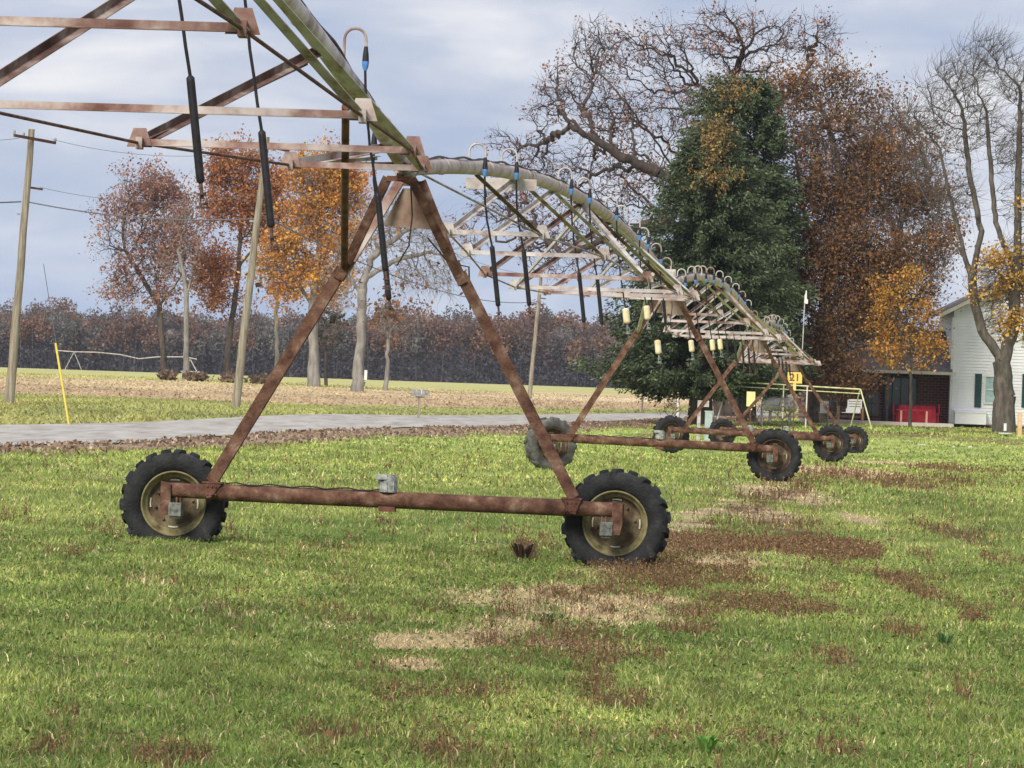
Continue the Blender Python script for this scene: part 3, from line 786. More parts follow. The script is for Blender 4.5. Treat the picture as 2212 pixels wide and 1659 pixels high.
def span(i):
    A, B = ends[i], ends[i + 1]
    u = Vector((B - A)); u.z = 0; u.normalize(); rt = Vector((u.y, -u.x, 0)); L_ = (B - A).length
    root = empty('irrigator_span', A, slabels[i], 'irrigator span', 'pipe spans of the irrigator')
    N = 36
    mb = MB(A)
    mb.tube([pipe_at(i, (k / N)) for k in range(N + 1)], .084, 18)
    nodes = [(n_[0] - A.y) / (B.y - A.y) for n_ in ND[i]]
    for j in range(9):
        s = (6 + 5.15 * (j - .5)) / 48
        p = pipe_at(i, s); q = pipe_at(i, s + .0006); mb.tube([p, q], .092, 18)
    mb.build('water_pipe', M_pipe if i else M_pipenear, root)
    # flanges with bolts at both ends
    for s in (.0, 1.0):
        mb = MB(A); p = pipe_at(i, s * .998 + .001); d = (pipe_at(i, min(1, s + .01)) - pipe_at(i, max(0, s - .01))).normalized()
        mb.tube([p - d * .03, p + d * .03], .125, 18)
        a, b = mb.frame(d)
        for k in range(8):
            t = k * math.pi / 4; c = p + (a * math.cos(t) + b * math.sin(t)) * .11; mb.tube([c - d * .06, c + d * .06], .014, 6)
        mb.build('flange', M_galvrust, root)
    # struts, spreaders and rods of the truss
    P = lambda s: pipe_at(i, s) - Vector((0, 0, .075))
    ln, rn = [], []
    for j, s in enumerate(nodes):
        c = pipe_at(i, s); c.z = ND[i][j][2]; hw_ = ND[i][j][1] / 2
        ln.append(c - rt * hw_); rn.append(c + rt * hw_)
    rr = random.Random(i + 10)
    hs = 2.575 / 48
    for j, s in enumerate(nodes):
        big = .072 if i == 0 else .058
        for side, nd in ((-1, ln[j]), (1, rn[j])):
            far = P(min(s + hs, .985)); near = P(max(s - hs, .015))
            tgt = [far] if side < 0 else [near]
            if i and ((side > 0 and j in (2, 4)) or (side < 0 and j in (3, 5))): tgt.append(far if side > 0 else near)
            for k, tg in enumerate(tgt):
                mb = MB(A); mb.angle(nd, tg, big, .007, ref=rt, flip=side)
                if side < 0 and i == 0 and k == 0:
                    mb.angle(nd + Vector((0, 0, 0)), tg + u * .25 - rt * .12 - Vector((0, 0, .08)), .04, .006, ref=rt)
                mb.build('strut', (M_galv if side > 0 else (M_galvrust if rr.random() < .6 else M_rustgalv)) if i == 0 else (M_galv if rr.random() < .55 else (M_galvrust if rr.random() < .6 else M_rustgalv)), root)
        mb = MB(A); mb.angle(ln[j], rn[j], .055, .007, ref=(0, 0, 1))
        for nd in (ln[j], rn[j]):
            mb.box(nd, (.05, .20, .09)); mb.prism([nd + Vector((-.10, -.012, -.03)), nd + Vector((.10, -.012, -.03)), nd + Vector((.05, -.012, .12)), nd + Vector((-.05, -.012, .12))], (0, .01, 0)); mb.tube([nd - u * .10, nd + u * .10], .016, 8)
        mb.build('spreader', M_galvrust if (i == 0 or rr.random() < .35) else M_galv, root)
    rodl = MB(A)
    for side in (0, 1):
        seq = [pipe_at(i, .006)] + (ln if side == 0 else rn) + [pipe_at(i, .994)]
        for a, b in zip(seq[:-1], seq[1:]):
            mb = MB(A); mb.tube([a, b], .0125, 8)
            mb.build('truss_rod', M_rustdark if i == 0 else M_galvrust, root)
    if i == 1:
        mb = MB(A); q = W(1083, 398, 62.5); mb.box(q, (.86, .05, .14)); mb.build('cross_plate', M_galv, root, .004)
    # power cable clipped along the pipe, bulging a little between clips
    mb = MB(A); pts = []
    for k in range(97):
        s = k / 96; p = pipe_at(i, s) + Vector((0, 0, .088 + .012 * math.sin(k * 1.3))) + rt * (.03 + .012 * math.sin(k * .7)); pts.append(p)
    mb.tube(pts, .02 if i == 0 else .013, 6); mb.build('power_cable', M_black, root)
    for d in neck_d[i]:
        p = pipe_depth(i, d); g = MB(A)
        hgt, wd = neck(i, d)
        arc = [p + Vector((0, 0, .06)), p + Vector((0, 0, hgt - .05 + .02))]
        for k in range(9):
            t = math.pi * (1 - k / 8); arc.append(p + rt * (wd / 2 + wd / 2 * math.cos(t)) + Vector((0, 0, hgt + abs(wd) / 2 * math.sin(t))))
        arc.append(p + rt * wd + Vector((0, 0, hgt - .12)))
        g.tube(arc, .0125, 8)
        g.build('gooseneck', M_galvrust if i == 0 or rr.random() < .4 else M_galv, root)
    span_roots.append(root)
    return u, rt
frames = [span(i) for i in range(4)]
# end fittings beside the first flange
A = ends[1]

# ------------------------------------------------------------------ sprinkler drops
ordn = ['first', 'second', 'third', 'fourth', 'fifth', 'sixth', 'seventh', 'eighth', 'ninth', 'tenth', 'eleventh', 'twelfth', 'thirteenth', 'fourteenth', 'fifteenth', 'sixteenth', 'seventeenth', 'eighteenth', 'nineteenth', 'twentieth']
def drop(i, d, zn, kind, label, grp, lean=.125, wl=.74):
    p = pipe_depth(i, d); u, rt = frames[i]
    hgt, wd = neck(i, d)
    top = p + rt * wd + Vector((0, 0, hgt - .10))
    root = empty('sprinkler_drop', top, label, 'sprinkler drop', grp)
    mb = MB(top); mb.tube([top + Vector((0, 0, .04)), top + Vector((0, 0, -.03)), top + Vector((0, 0, -.09))], .02, 8, rs=[.016, .026, .03]); mb.build('coupling', M_black, root)
    mb = MB(top); mb.tube([top + Vector((0, 0, -.09)), top + Vector((0, 0, -.14)), top + Vector((0, 0, -.17))], .02, 8, rs=[.032, .026, .014]); mb.build('regulator', M_blue, root)
    L_ = top.z - zn; bot = top + Vector((0, 0, -L_)) + rt * L_ * lean
    st = top + Vector((0, 0, -.17))
    wt = bot.lerp(st, (wl + .16) / L_); wb = bot.lerp(st, .16 / L_)
    mb = MB(top)
    pts = []
    for k in range(9):
        t = k / 8; q = st.lerp(wt, t); q = q - rt * .03 * math.sin(math.pi * t) * (1 if k % 2 else .8); pts.append(q)
    mb.tube(pts, .0115, 8); mb.build('hose', M_black, root)
    wr = .027 if kind == 'black' else .052
    mb = MB(top); dr = (wb - wt).normalized()
    mb.tube([wt, wt + dr * .015, wt + dr * .04, wb - dr * .04, wb - dr * .015, wb], wr, 12, rs=[wr * .5, wr, wr * 1.02, wr * 1.02, wr, wr * .5])
    mb.build('weight', M_black if kind == 'black' else M_cream, root)
    mb = MB(top); mb.tube([wb, wb + dr * .10], .012, 8); mb.tube([wb + dr * .06, wb + dr * .075], .03, 10)
    n0 = wb + dr * .16
    mb.tube([n0, n0 + Vector((0, 0, .012))], .045, 12); mb.tube([n0 + Vector((0, 0, .02)), n0 + Vector((0, 0, .035))], .03, 12)
    for t in range(3): mb.bar(wb + dr * .07 + rt * .025 * math.cos(t * 2.1) + u * .025 * math.sin(t * 2.1), n0 + rt * .03 * math.cos(t * 2.1) + u * .03 * math.sin(t * 2.1), .006, .006)
    mb.build('nozzle', M_grey if kind == 'cream' else mat_noz, root)
mat_noz = mat_mix('dark_brown_nozzle', [(.05, .025, .02), (.16, .10, .08)], 30, .6)
gB = 'black weighted sprinkler drops along the irrigator'; gC = 'cream weighted sprinkler drops beyond the second tower'
near = [(33, 2.80, 'black-weighted sprinkler drop hanging farthest left, against the sky'), (36.5, 2.63, 'black-weighted sprinkler drop hanging in front of the rust-orange tree and the second utility pole'),
        (44.6, 2.52, 'black-weighted sprinkler drop hanging just left of the nearest tower top'), (48.5, 2.33, 'black-weighted sprinkler drop hanging beside the grey plate of the nearest tower')]
for d, z, lb in near: drop(0, d, z, 'black', lb, gB)
mids = [(56.5, 2.42, 'black-weighted sprinkler drop, first one right of the nearest tower'), (60.6, 2.5, 'black-weighted sprinkler drop, second one right of the nearest tower'),
        (69.4, 2.43, 'black-weighted sprinkler drop, third one right of the nearest tower'), (73, 2.45, 'black-weighted sprinkler drop, fourth one right of the nearest tower, last before the spruce')]
for d, z, lb in mids: drop(1, d, z, 'black', lb, gB)
crm = [(1, 79, 2.55, 'cream-weighted sprinkler drop, leftmost of the six in front of the spruce'), (1, 85, 2.70, 'cream-weighted sprinkler drop by the knee of the second tower'),
       (1, 87.5, 2.15, 'cream-weighted sprinkler drop, lowest and third from the left of the six'), (2, 100.6, 2.3, 'cream-weighted sprinkler drop, left of the right leg of the second tower'),
       (2, 109, 2.4, 'cream-weighted sprinkler drop, just right of the leg of the second tower'), (2, 112.6, 2.45, 'cream-weighted sprinkler drop, rightmost of the six')]
for i, d, z, lb in crm: drop(i, d, z, 'cream', lb, gC, wl=.26)
far = [(1, 91.5, 2.7), (2, 104.5, 2.4), (2, 117, 2.3), (2, 121.5, 2.25), (2, 126, 2.2), (2, 130, 2.2), (2, 134, 2.15), (3, 149.5, 2.1), (3, 157, 2.1), (3, 161, 2.1), (3, 166, 2.1), (3, 171, 2.1)]
for k, (i, d, z) in enumerate(far):
    if i == 1: lb = 'thin black sprinkler drop hanging in front of the second tower, above its left knee'
    elif d < 110: lb = 'thin black sprinkler drop between the cream-weighted ones, behind the second tower leg'
    elif i == 2: lb = '%s thin black sprinkler drop from the left in the bunch before the third tower' % ordn[k - 2]
    else: lb = '%s thin black sprinkler drop from the left beyond the third tower' % ordn[k - 7]
    drop(i, d, z, 'black', lb, gB, lean=.1, wl=.5)

# vertical braces from each left knee up to the span before it (belong to the towers)
for i in range(4):
    root, rot, ctr, kz, tz = towers[i]
    k = rot @ Vector((-.56, 0, kz)) + ctr
    dep = TW[i][2] - (4.3 if i == 0 else 4.0)
    q = pipe_depth(i, dep) + Vector((-.10, 0, -.12))
    mb = MB(); inv = rot.transposed()
    mb.tube([inv @ (k - ctr), inv @ (q - ctr)], .036, 10)
    mb.build('knee_brace', M_rustdark if i == 0 else M_galv, root)
# antenna mast on the last tower
root, rot, ctr, kz, tz = towers[3]
mb = MB(); 
mb.tube([(.35, .3, tz - .2), (.33, .3, tz + 2.25)], .022, 8); mb.tube([(.35, .3, tz - .1), (.05, .3, tz - .1)], .02, 8)
mb.build('mast', M_galv, root)
mb = MB(); mb.tube([(.37, .3, tz + 1.95), (.37, .3, tz + 2.4)], .05, 10, rs=[.055, .02]); mb.box((.40, .3, tz + 2.0), (.10, .1, .16)); mb.build('mast_cap', M_white, root)
# ------------------------------------------------------------------ trees
def colonize(r, att, pre, step, kill, wig=.25, iters=400, up_bias=.0):
    """grow a branch skeleton from the given limbs towards the attraction points"""
    pos = []; par = []
    for limb in pre:
        limb = np.array(limb, float)
        if pos:
            k = int(np.argmin(np.linalg.norm(np.array(pos) - limb[0], axis=1)))
        else:
            pos.append(limb[0]); par.append(-1); k = 0
        for a, b in zip(limb[:-1], limb[1:]):
            n = max(1, int(np.linalg.norm(b - a) / step))
            for t in range(1, n + 1):
                p = a + (b - a) * t / n + r.normal(0, wig * step * .25, 3)
                pos.append(p); par.append(k); k = len(pos) - 1
    pos = [np.array(p) for p in pos]
    P = np.array(pos)
    alive = np.ones(len(att), bool)
    D = np.linalg.norm(att[:, None] - P[None], axis=2); near = D.argmin(1); dist = D.min(1)
    last_dir = {}
    for it in range(iters):
        if not alive.any(): break
        ai = np.nonzero(alive)[0]
        g = near[ai]; dv = att[ai] - P[g]; dv /= np.maximum(np.linalg.norm(dv, axis=1), 1e-6)[:, None]
        uniq, inv = np.unique(g, return_inverse=True)
        s = np.zeros((len(uniq), 3)); np.add.at(s, inv, dv)
        nrm = np.linalg.norm(s, axis=1); ok = nrm > .15
        uniq = uniq[ok]; s = s[ok] / nrm[ok][:, None]
        if len(uniq) == 0: break
        s = s + r.normal(0, wig, s.shape); s[:, 2] += up_bias; s /= np.linalg.norm(s, axis=1)[:, None]
        new = P[uniq] + s * step
        b = len(P); P = np.concatenate([P, new]); par += list(uniq)
        Dn = np.linalg.norm(att[ai][:, None] - new[None], axis=2)
        m = Dn.min(1); am = Dn.argmin(1) + b
        up_ = m < dist[ai]
        near[ai[up_]] = am[up_]; dist[ai[up_]] = m[up_]
        alive[ai[dist[ai] < kill]] = False
        if len(P) > 26000: break
    return P, np.array(par)
def radii(par, tip, p=2.2, trunk=None, slim=.72):
    n = len(par); acc = np.zeros(n); ch = np.zeros(n, int)
    for i in range(n - 1, -1, -1):
        if acc[i] == 0: acc[i] = tip ** p
        if par[i] >= 0: acc[par[i]] += acc[i]; ch[par[i]] += 1
    r = acc ** (1 / p)
    raw = r
    if trunk: r = tip * (r / tip) ** (math.log(trunk * slim / tip) / math.log(max(r[0] / tip, 1.5)))
    return r, raw
def frusta(A, B, ra, rb, n):
    """many open tapered tubes at once"""
    d = B - A; ln = np.linalg.norm(d, axis=1); ln[ln == 0] = 1; d = d / ln[:, None]
    ref = np.where(np.abs(d[:, 2:3]) < .9, np.array([[0, 0, 1.]]), np.array([[1., 0, 0]]))
    a = np.cross(d, ref); a /= np.linalg.norm(a, axis=1)[:, None]; b = np.cross(d, a)
    t = np.arange(n) * 2 * np.pi / n; ct, st_ = np.cos(t), np.sin(t)
    ring = a[:, None] * ct[None, :, None] + b[:, None] * st_[None, :, None]
    V = np.concatenate([A[:, None] + ring * ra[:, None, None], B[:, None] + d[:, None] * (rb * .3)[:, None, None] + ring * rb[:, None, None]], 1)
    o = np.arange(len(A))[:, None, None] * 2 * n
    k = np.arange(n); q = np.stack([k, (k + 1) % n, n + (k + 1) % n, n + k], 1)
    return V.reshape(-1, 3), (o + q[None]).reshape(-1, 4)
def wood_mesh(P, par, r, split=.05):
    e = np.nonzero(par >= 0)[0]; A = P[par[e]]; B = P[e]; ra = np.minimum(r[par[e]], r[e] * 1.35); rb = r[e]
    big = rb > split
    V1, q1 = frusta(A[big], B[big], ra[big], rb[big], 8) if big.any() else (np.zeros((0, 3)), np.zeros((0, 4), int))
    V2, q2 = frusta(A[~big], B[~big], ra[~big], rb[~big], 3)
    return np.concatenate([V1, V2]), np.concatenate([q1, q2 + len(V1)])
def twigs(r, P, par, ends_, k, ln, rad, droop=0.0, wind=None, seg=3):
    """fine twigs fanning out of the branch ends"""
    Vs = []; Qs = []; tips = []; off = 0
    idx = np.repeat(ends_, k); n = len(idx)
    base = P[idx]; pr = P[np.maximum(par[idx], 0)]
    dr = base - pr; nn = np.linalg.norm(dr, axis=1); nn[nn == 0] = 1; dr /= nn[:, None]
    dr = dr + r.normal(0, .65, (n, 3)); dr[:, 2] += .15
    if wind is not None: dr += np.array(wind)
    dr /= np.linalg.norm(dr, axis=1)[:, None]
    cur = base.copy(); L_ = ln * r.uniform(.5, 1.3, n) / seg; allp = []
    for s in range(seg):
        nd = dr + r.normal(0, .28, (n, 3)); nd[:, 2] -= droop * (s + 1)
        if wind is not None: nd += np.array(wind) * .6
        nd /= np.linalg.norm(nd, axis=1)[:, None]
        nxt = cur + nd * L_[:, None]
        ra = rad * (1 - s / seg * .7); rb = rad * (1 - (s + 1) / seg * .75)
        V, q = frusta(cur, nxt, np.full(n, ra), np.full(n, rb), 3); Vs.append(V); Qs.append(q + off); off += len(V)
        cur = nxt; dr = nd; allp.append(cur)
    return np.concatenate(Vs), np.concatenate(Qs), allp
def leafcloud(r, C, n_each, spread, size, cols, flat=.0, jit=.3):
    """small leaf faces scattered round the given points"""
    n = len(C) * n_each
    c = np.repeat(C, n_each, 0) + r.normal(0, spread, (n, 3))
    a = r.normal(0, 1, (n, 3)); a[:, 2] *= (1 - flat); a /= np.linalg.norm(a, axis=1)[:, None]
    b = np.cross(a, r.normal(0, 1, (n, 3))); b /= np.linalg.norm(b, axis=1)[:, None]
    s = size * np.clip(r.lognormal(-.15, .38, (n, 1)), .3, 1.7)
    V = np.stack([c - a * s * .5, c + b * s * .34, c + a * s * .5, c - b * s * .34], 1).reshape(-1, 3)
    cl = np.array(cols)
    which = np.repeat(r.integers(0, len(cl), len(C)), n_each); sw = r.random(n) < jit; which[sw] = r.integers(0, len(cl), sw.sum())
    col = cl[which] * r.uniform(.65, 1.35, (n, 1))
    return V, np.arange(n * 4).reshape(n, 4), np.repeat(col, 4, 0)
def crown_pts(r, ells, d, dens, zflat=.8):
    dens = dens * 2.0
    s = d / F; out = []; reg = []
    for k, (x, y, rx, ry) in enumerate(ells):
        c = np.array(W(x, y, d)); R = np.array([rx * s, (rx + ry) / 2 * s * zflat, ry * s])
        n = max(6, int(dens * rx * ry / 1000))
        p = r.normal(0, 1, (n, 3)); p /= np.linalg.norm(p, axis=1)[:, None]; p *= r.random((n, 1)) ** (1 / 2.2)
        out.append(c + p * R); reg += [k] * n
    return np.concatenate(out), np.array(reg)
def tree(name, label, cat, grp, d, limbs, ells, dens=26, seed=1, step=.5, kill=.9, wig=.3, tip=.02, trunk=.4, bark=None, tw=3, twl=1.0, twr=.012, droop=0, wind=None,
         leaf=None, ln=4, lsz=.16, lspread=.22, lfrac=.6, base_d=None, leaf_ells=None, leafname='leaves', clumpf=.9):
    r = np.random.default_rng(seed)
    base = ground_at(limbs[0][0][0], d)
    pre = []
    for j, lb in enumerate(limbs):
        pts = []
        for k, q in enumerate(lb):
            p = np.array(W(q[0], q[1], d + (q[2] if len(q) > 2 else 0)))
            pts.append(p)
        if j == 0: pts[0] = np.array(base) - np.array((0, 0, .15))
        pre.append(pts)
    att, reg = crown_pts(r, ells, d, dens)
    P, par = colonize(r, att, pre, step, kill, wig)
    rad, raw = radii(par, tip, 2.25, trunk)
    hgt_ = P[:, 2] - base.z; tr_ = (np.arange(len(P)) < 60) & (hgt_ < 3.2); rad[tr_] *= 1 + .45 * np.clip(1 - hgt_[tr_] / 3.2, 0, 1)
    root = empty(name, base, label, cat, grp)
    V, q = wood_mesh(P, par, rad)
    o = np.array(base)
    link('trunk', np_mesh('trunk', V - o, quads=q, mat=bark or M_bark, smooth=True), root)
    endn = np.nonzero((raw < tip * 2.1) & (P[:, 2] > base.z + (1.5 if trunk > .05 else .12)))[0]
    Vt, qt, tp = twigs(r, P, par, endn, tw, twl, twr, droop, wind)
    tm = link('twigs', np_mesh('twigs', Vt - o, quads=qt, mat=bark or M_bark), root)
    if leaf:
        C = np.concatenate(tp[1:]) if len(tp) > 1 else tp[0]
        if leaf_ells:
            s = d / F; k = np.zeros(len(C), bool)
            for (x, y, rx, ry) in leaf_ells:
                c = np.array(W(x, y, d)); k |= (((C[:, 0] - c[0]) / (rx * s)) ** 2 + ((C[:, 2] - c[2]) / (ry * s)) ** 2) < r.uniform(.5, 1.3, len(C))
            C = C[k]
        cn = fbm((C[:, 0] + C[:, 1] * .6) * clumpf, (C[:, 2] + C[:, 1] * .4) * clumpf, seed + 50, 2)
        C = C[r.random(len(C)) < np.clip(lfrac * (1 + (cn - .5) * 5.5), 0, 1)]
        V, q, col = leafcloud(r, C, ln, lspread, lsz, leaf)
        link(leafname, np_mesh(leafname, V - o, quads=q, col=col, mat=M_leaf), root)
    return root

pink = [(.30, .15, .11), (.36, .20, .15), (.24, .13, .11), (.40, .25, .17)]
rusto = [(.42, .17, .06), (.50, .22, .07), (.34, .14, .06), (.38, .19, .11)]
orng = [(.62, .32, .05), (.56, .25, .05), (.68, .40, .07), (.44, .20, .06), (.28, .20, .08), (.50, .20, .06)]
yelo = [(.62, .36, .07), (.66, .42, .10), (.52, .28, .06)]
brwn = [(.20, .105, .06), (.27, .13, .06), (.15, .09, .06), (.33, .16, .07)]
redb = [(.26, .12, .095), (.33, .17, .13), (.20, .11, .09), (.40, .22, .14)]
gT = 'trees standing in the field across the road'
tree('field_tree', 'leftmost field tree, tall, with sparse pinkish brown leaves', 'tree', gT, 444, [[(357, 822), (350, 740), (345, 660), (335, 590)], [(345, 660), (390, 600)], [(345, 660), (300, 590), (270, 540)]],
     [(325, 430, 75, 62), (265, 510, 55, 70), (345, 520, 70, 70), (275, 610, 50, 45), (335, 620, 60, 45), (240, 480, 28, 50)], dens=34, seed=3, step=.5, kill=.75, tip=.03, trunk=.33, twl=1.6, twr=.02, tw=2,
     leaf=pink, ln=18, lsz=.22, lspread=.36, lfrac=.6, bark=M_bark)
tree('field_tree', 'slim pale-trunked field tree with pinkish leaves, second from the left', 'tree', gT, 440, [[(400, 816), (403, 740), (402, 640), (398, 600), (385, 540)], [(402, 640), (415, 580)]],
     [(395, 480, 38, 60), (420, 540, 30, 50), (370, 560, 25, 40), (405, 610, 26, 20)], dens=36, seed=4, step=.5, kill=.75, tip=.03, trunk=.30, twl=1.5, twr=.02, tw=2,
     leaf=pink, ln=15, lsz=.21, lspread=.36, lfrac=.42, bark=M_barkgrey)
tree('field_tree', 'rust-orange leaved field tree, third from the left, behind the leaning utility pole', 'tree', gT, 445, [[(488, 824), (494, 740), (505, 660), (515, 580), (520, 500)], [(515, 600), (480, 560)], [(515, 580), (560, 520)]],
     [(510, 365, 65, 40), (555, 400, 75, 45), (480, 440, 40, 50), (560, 470, 60, 50), (470, 590, 42, 60), (500, 640, 40, 25), (590, 400, 40, 30)], dens=36, seed=5, step=.5, kill=.75, tip=.03, trunk=.34, twl=1.6, twr=.02, tw=3,
     leaf=rusto, ln=24, lsz=.235, lspread=.42, lfrac=.75, bark=M_bark)
tree('field_tree', 'slender pale-trunked field tree with a small top, under the orange crowns', 'tree', gT, 450, [[(597, 822), (598, 740), (597, 690), (600, 650)]],
     [(600, 630, 26, 34), (585, 600, 24, 26)], dens=45, seed=6, step=.5, kill=.75, tip=.03, trunk=.24, twl=1.4, twr=.02, leaf=brwn, ln=5, lsz=.4, lspread=.4, lfrac=.3, bark=M_barkgrey)
tree('field_tree', 'broad yellow and orange leaved field tree left of the nearest tower leg', 'tree', gT, 430, [[(678, 838), (677, 760), (676, 690), (680, 620), (690, 540)], [(678, 660), (640, 610)], [(680, 620), (730, 560)]],
     [(700, 370, 70, 35), (690, 430, 60, 45), (660, 500, 60, 45), (720, 510, 60, 55), (640, 590, 66, 62), (700, 610, 60, 50), (600, 570, 36, 50), (745, 440, 40, 50), (760, 400, 30, 40)], dens=38, seed=7, step=.5, kill=.75, tip=.03, trunk=.55, twl=1.6, twr=.02, tw=3,
     leaf=orng, ln=26, lsz=.235, lspread=.42, lfrac=.75, bark=M_barkgrey)
tree('field_tree', 'old bare oak, thick grey trunk and drooping twigs, seen between the nearest tower legs', 'tree', gT, 395, [[(772, 838), (778, 740), (782, 680), (784, 610), (800, 560), (830, 520)], [(784, 640), (750, 590), (735, 540)], [(790, 600), (860, 560), (930, 545)], [(800, 560), (870, 500), (920, 480)]],
     [(810, 500, 60, 50), (890, 500, 80, 60), (945, 540, 55, 60), (900, 590, 70, 45), (745, 580, 40, 60), (960, 610, 30, 40), (850, 440, 60, 30), (720, 640, 25, 35)], dens=30, seed=8, step=.45, kill=.65, wig=.45, tip=.028, trunk=.50, twl=1.9, twr=.017, tw=3, droop=.16, bark=M_barkgrey,
     leaf=brwn, ln=2, lsz=.3, lfrac=.08)
tree('field_tree', 'small thin field tree with faint brown leaves, right of the bare oak', 'tree', gT, 430, [[(833, 830), (836, 780), (840, 730)]],
     [(836, 700, 40, 40), (845, 665, 26, 26)], dens=50, seed=9, step=.45, kill=.65, tip=.026, trunk=.2, twl=1.5, twr=.02, tw=3, leaf=brwn, ln=4, lsz=.35, lfrac=.3, bark=M_barkgrey)
tree('shrub_tree', 'low dark bushy tree behind the field trees, left of the bare oak', 'tree', gT, 455, [[(705, 826), (704, 790), (702, 750)]],
     [(702, 735, 32, 34), (715, 700, 30, 30)], dens=60, seed=19, step=.7, kill=1.0, tip=.026, trunk=.16, twl=1.4, twr=.022, tw=4, leaf=[(.09, .085, .06), (.13, .10, .07)], ln=6, lsz=.35, lfrac=.5)

M_oak = mat_mix('dark_oak_bark', [(.028, .02, .018), (.06, .045, .038), (.10, .078, .066)], 3, .95, stretch=(1, 1, .25), bump=.6)
M_brtw = mat_mix('brown_twig_bark', [(.07, .05, .04), (.13, .10, .085), (.22, .18, .155)], 3, .95)
# big trees round the farmhouse
gY = 'trees round the farmhouse'
tree('oak_tree', 'huge spreading oak with gnarled limbs and sparse reddish leaves, behind the spruces', 'tree', gY, 292, [[(1570, 905), (1560, 700), (1545, 520), (1540, 440)], [(1545, 520, 2), (1480, 400, -4), (1420, 310, -7), (1350, 220, -9), (1300, 160, -8)], [(1545, 560), (1440, 470, -3), (1330, 400, -7), (1210, 440, -9), (1130, 520, -9)], [(1540, 440), (1560, 300, 3), (1590, 150, 2)], [(1540, 440), (1500, 300, 6), (1440, 170, 8)], [(1545, 470), (1640, 320, 3), (1700, 200, 4), (1760, 130, 4)], [(1480, 400, -4), (1330, 330, -5), (1220, 260, -6)], [(1440, 470, -3), (1300, 520, -5), (1200, 560, -6)]],
     [(1290, 110, 75, 75), (1240, 190, 90, 60), (1180, 240, 50, 50), (1330, 250, 110, 70), (1440, 110, 75, 70), (1560, 70, 85, 65), (1670, 90, 80, 65), (1770, 90, 55, 60), (1620, 190, 110, 60), (1500, 240, 110, 70), (1090, 310, 50, 26), (1150, 330, 60, 45), (1230, 370, 90, 50), (1360, 370, 100, 60), (1120, 450, 70, 60), (1190, 540, 80, 60), (1280, 460, 80, 60), (1060, 430, 50, 50), (1310, 560, 60, 50), (1010, 500, 40, 40)],
     dens=34, seed=11, step=.33, kill=.5, wig=.5, tip=.021, trunk=.75, twl=1.0, twr=.015, tw=2, leaf=redb, ln=7, lsz=.15, lspread=.16, lfrac=.12, bark=M_oak)
tree('oak_tree', 'dense brown-leaved oak overhanging the brick wing of the house', 'tree', gY, 250, [[(1768, 905), (1770, 780), (1785, 620), (1820, 500)], [(1800, 620), (1740, 480), (1720, 350)], [(1820, 500), (1900, 400), (1960, 330)], [(1790, 660), (1900, 560), (1990, 500)], [(1820, 500), (1810, 350), (1780, 240)], [(1760, 700), (1880, 660), (1960, 650)], [(1770, 800), (1810, 740), (1880, 730)], [(1770, 820), (1740, 780), (1730, 700)]],
     [(1745, 200, 80, 55), (1810, 175, 60, 45), (1880, 250, 60, 45), (1790, 300, 110, 80), (1890, 350, 100, 80), (1740, 400, 80, 90), (1850, 450, 110, 80), (1950, 430, 80, 80), (1780, 540, 80, 90), (1880, 560, 110, 70), (1980, 560, 70, 80), (1800, 660, 70, 70), (1890, 660, 90, 60), (1980, 650, 50, 55), (1770, 750, 60, 55), (1810, 760, 50, 40), (1700, 300, 50, 60), (1930, 240, 40, 30), (1740, 660, 60, 90), (1840, 700, 70, 40), (1730, 540, 55, 90), (1950, 710, 60, 45), (1720, 800, 40, 40), (2020, 480, 40, 80), (1800, 800, 80, 50), (1740, 480, 50, 80)],
     dens=36, seed=12, step=.36, kill=.52, wig=.4, tip=.021, trunk=.5, twl=1.15, twr=.014, tw=4, bark=M_brtw, leaf=[(.20, .12, .07), (.26, .13, .06), (.34, .16, .05), (.19, .13, .085), (.16, .115, .07), (.25, .11, .05)], ln=14, lsz=.135, lspread=.27, lfrac=.58)
tree('bare_tree', 'tall bare tree behind the brown oak, its fine grey twigs blending into it', 'tree', gY, 300, [[(1930, 905), (1930, 700), (1940, 520), (1950, 420)], [(1940, 520), (1890, 400)], [(1940, 480), (2010, 380)]],
     [(1900, 300, 90, 90), (1980, 330, 70, 70), (1850, 380, 90, 70), (2000, 430, 60, 70), (1930, 440, 80, 70), (2010, 560, 50, 60)], dens=26, seed=13, step=.36, kill=.52, wig=.35, tip=.02, trunk=.4, twl=1.3, twr=.015, tw=4, bark=M_brtw,
     leaf=redb, ln=3, lsz=.2, lfrac=.12)
